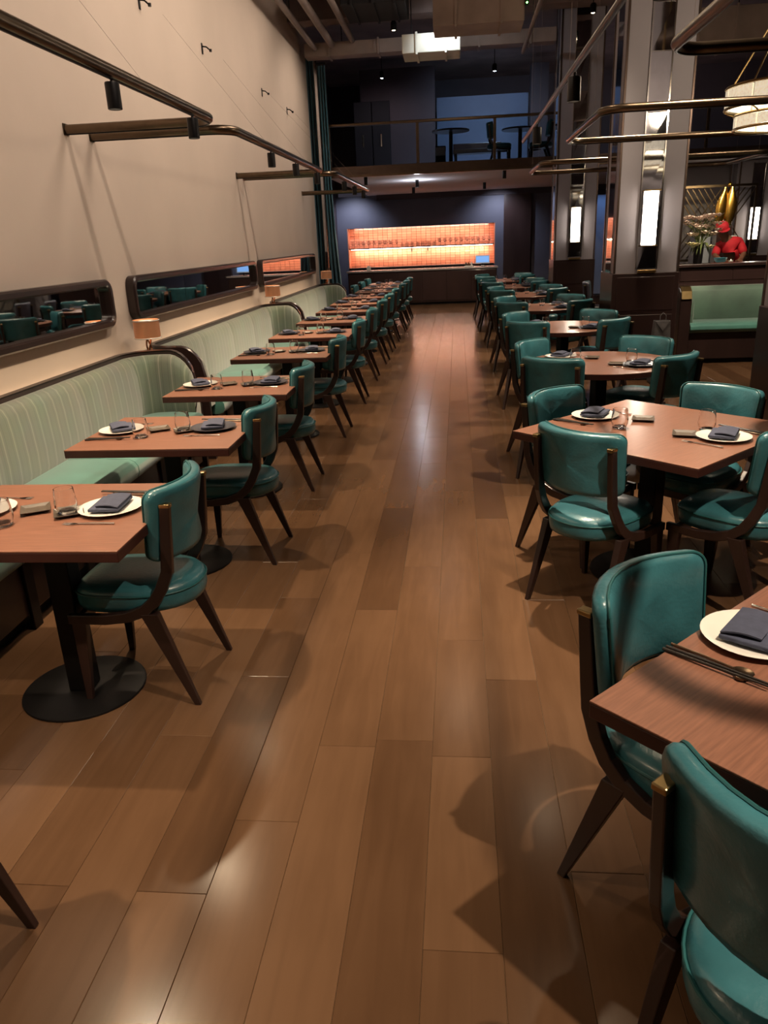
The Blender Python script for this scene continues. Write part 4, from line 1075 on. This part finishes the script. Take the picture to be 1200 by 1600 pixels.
# ------------------------------------------------------------------ crystal chandelier
t = thing('chandelier', (2.62, 7.0, 0), 0, 'two-tier crystal drum chandelier glowing at the upper right', 'chandelier')
def drum(r, z0, z1, n):
    for k in range(n):
        a0, a1 = 2*PI*k/n + .02, 2*PI*(k+1)/n - .02
        MB().loft([[(rr*math.cos(a), rr*math.sin(a), z) for rr, a in ((r, a0), (r, (a0+a1)/2), (r, a1), (r-.02, a1), (r-.02, (a0+a1)/2), (r-.02, a0))] for z in (z0+.012, z1-.012)]).build('crystal_panel', 'crystal', t)
    for z in (z0, z1):
        MB().tube([(r*math.cos(2*PI*k/40)*.995, r*math.sin(2*PI*k/40)*.995, z) for k in range(41)], .011, 6).build('hoop', 'brass', t, smooth=1)
drum(.48, 2.51, 2.66, 10); drum(.40, 2.36, 2.46, 10)
for k in range(5):
    a = 2*PI*k/5
    MB().tube([(.40*math.cos(a), .40*math.sin(a), 2.47), (.48*math.cos(a), .48*math.sin(a), 2.50)], .006, 6).build('tie_rod', 'brass', t)
    MB().tube([(.48*math.cos(a), .48*math.sin(a), 2.66), (.06*math.cos(a), .06*math.sin(a), 3.35)], .006, 6).build('chain', 'brass', t)
MB().lathe([(.001, 3.33), (.07, 3.33), (.07, 3.36), (.012, 3.37), (.012, 5.28), (.001, 5.28)], seg=14).build('stem', 'brass', t, smooth=.6)
MB().lathe([(.001, 2.50), (.20, 2.50), (.20, 2.52), (.001, 2.52)], seg=24).build('glow_plate', 'ledwarm', t)
point((2.62, 7.0, 2.98), 48, WARM2, .08)  # fill point added above the drum to lift the dark ceiling

# ------------------------------------------------------------------ mezzanine balustrade and furniture
t = thing('balustrade', (0, MZ+.03, 2.866), 0, 'glass balustrade with bronze handrail along the mezzanine edge', 'railing')
MB().b2(-2.34, 8.9, -.03, .03, .70, .745).build('handrail', 'bronze', t, bevel=.008)
for x in (-2.3, -.7, .665, 2.9, 4.3, 5.7, 7.1, 8.5):
    MB().b2(x-.025, x+.025, -.02, .02, 0, .70).build('post', 'bronze', t, bevel=.004)
xs = [-2.3, -.7, .665, 2.9, 4.3, 5.7, 7.1, 8.5]
for a, b in zip(xs, xs[1:]):
    MB().b2(a+.035, b-.035, -.005, .005, .03, .695).build('glass_panel', 'paneglass', t)
def mezz_table(x, y, label):
    t = thing('mezzanine_table', (x, y, 2.8655), 0, label, 'table', 'dark round tables on the mezzanine')
    MB().lathe([(.001, .70), (.36, .70), (.37, .715), (.36, .73), (.001, .73)], seg=28).build('top', 'darkwood', t, smooth=.5)
    MB().lathe([(.001, 0), (.22, 0), (.22, .012), (.04, .02), (.035, .70), (.001, .70)], seg=18).build('pedestal', 'blackmetal', t, smooth=.5)
mezz_table(-.12, 16.6, 'dark round table on the mezzanine before the blue wall')
mezz_table(1.25, 16.9, 'dark round table on the mezzanine right of the rail post')
put_chair(.85, 16.9, -PI/2, 'teal chair on the mezzanine left of its round table', 'chairs on the mezzanine', 2.8655)
put_chair(1.65, 17.0, PI/2, 'teal chair on the mezzanine right of its round table', 'chairs on the mezzanine', 2.8655)
t = thing('mezzanine_bench', (.42, 17.6, 2.8655), 0, 'low dark bench on the mezzanine behind the rail post', 'bench')
MB().b2(-.5, .5, -.2, .2, .38, .46).build('seat', 'darkwood', t, bevel=.01)
MB().b2(-.5, .5, .15, .2, .46, .60).build('backrest', 'darkwood', t, bevel=.01)
for sx in (-.45, .45): MB().b2(sx-.03, sx+.03, -.18, .18, 0, .38).build('leg', 'blackmetal', t)
t = thing('door_leaf', (-1.85, 18.5, 2.8655), 0, 'dark double door with pale handle at the left of the mezzanine', 'door')
for sx in (-.2, .2):
    d = MB().b2(sx-.19, sx+.19, -.04, .04, 0, 1.6).build('leaf', 'void', t, bevel=.005)
    MB().b2(sx-.02, sx+.01, -.07, -.041, .7, .95).build('handle', 'chrome', d, bevel=.004)
t = thing('side_lamp_cabinet', (-.32, 16.3, 2.8655), 0, 'small pale box on the mezzanine beside the round table', 'box')
MB().b2(-.1, .1, -.1, .1, .0, .42).build('carcass', 'void', t, bevel=.004); MB().b2(-.09, .09, -.106, -.101, .25, .40).build('front', 'cabinetwhite', t, bevel=.003)

# ------------------------------------------------------------------ ducts, pipes and ceiling clutter
def duct(x0, x1, y0, y1, z0, z1, m, label, ribs=3, axis='x'):
    t = thing('air_duct', ((x0+x1)/2, (y0+y1)/2, z0), 0, label, 'duct', 'ceiling ducts')
    hx, hy = (x1-x0)/2, (y1-y0)/2
    MB().b2(-hx, hx, -hy, hy, 0, z1-z0).build('casing', m, t, bevel=.01)
    for k in range(ribs):
        q = (k+.5)/ribs*2-1
        if axis == 'x': MB().b2(q*hx-.015, q*hx+.015, -hy-.02, hy+.02, -.02, z1-z0+.02).build('flange', m, t)
        else: MB().b2(-hx-.02, hx+.02, q*hy-.015, q*hy+.015, -.02, z1-z0+.02).build('flange', m, t)
    for xx in (-hx*.7, hx*.7):
        MB().tube([(xx, 0, z1-z0), (xx, 0, CEIL-z0)], .008, 6).build('hanger', 'blackmetal', t)
    return t
duct(-.80, .06, 12.9, 13.5, 4.22, 4.47, 'ductpale', 'pale duct box lit by the bright ceiling spotlight', 2)
duct(-.28, .82, 10.7, 11.3, 4.05, 4.34, 'ductgrey', 'wide grey duct in front of the pale lit duct', 2)
duct(-.30, .80, 9.6, 10.3, 4.30, 4.6, 'ductgrey', 'upper grey duct above the aisle near the top of the frame', 2)
duct(-1.6, -.7, 12.2, 13.2, 4.72, 5.08, 'void', 'black duct left of the pale lit duct', 3)
duct(-2.5, 1.6, 14.2, 14.5, 4.52, 4.72, 'ductgrey', 'long low duct across the front of the mezzanine', 5)
duct(3.0, 8.0, 11.8, 12.6, 3.9, 4.3, 'ductgrey', 'wide grey duct above the green booth', 4)
duct(1.3, 1.75, 3.0, 12.0, 4.6, 4.9, 'void', 'long dark duct running along the right row', 5, 'y')
def pipe(pts, r, label):
    t = thing('ceiling_pipe', (0, 0, 0), 0, label, 'pipe', 'ceiling pipes')
    MB().tube(pts, r, 10).build('pipe_run', 'pipe', t, smooth=.9)
    for q in (.3, .7):
        a, b = Vector(pts[0]), Vector(pts[-1]); p = a.lerp(b, q)
        MB().tube([p, (p.x, p.y, CEIL)], .007, 6).build('hanger', 'blackmetal', t)
pipe([(-2.30, 7.5, 4.62), (-2.30, 14.1, 4.62)], .045, 'leftmost of three parallel pipes beside the beige wall top')
pipe([(-2.02, 7.5, 4.66), (-2.02, 14.1, 4.66)], .055, 'middle of three parallel pipes beside the beige wall top')
pipe([(-1.68, 7.5, 4.70), (-1.68, 14.1, 4.70)], .045, 'rightmost of three parallel pipes beside the beige wall top')
pipe([(1.05, 8.0, 4.35), (1.05, 14.0, 4.35)], .03, 'thin pipe right of the grey ducts')
pipe([(2.6, 4.0, 4.2), (6.5, 12.0, 4.3)], .06, 'slanting pipe above the chandelier')
t = thing('exit_indicator', (.84, 10.68, 4.22), 0, 'tiny green indicator lamp on the duct end', 'indicator')
MB().b2(-.02, .02, -.02, .02, -.03, .03).build('housing', 'blackmetal', t); MB().lathe([(.001, -.012), (.012, 0), (.001, .012)], (0, -.024, 0), 10).build('bulb', 'green_led', t, smooth=1)
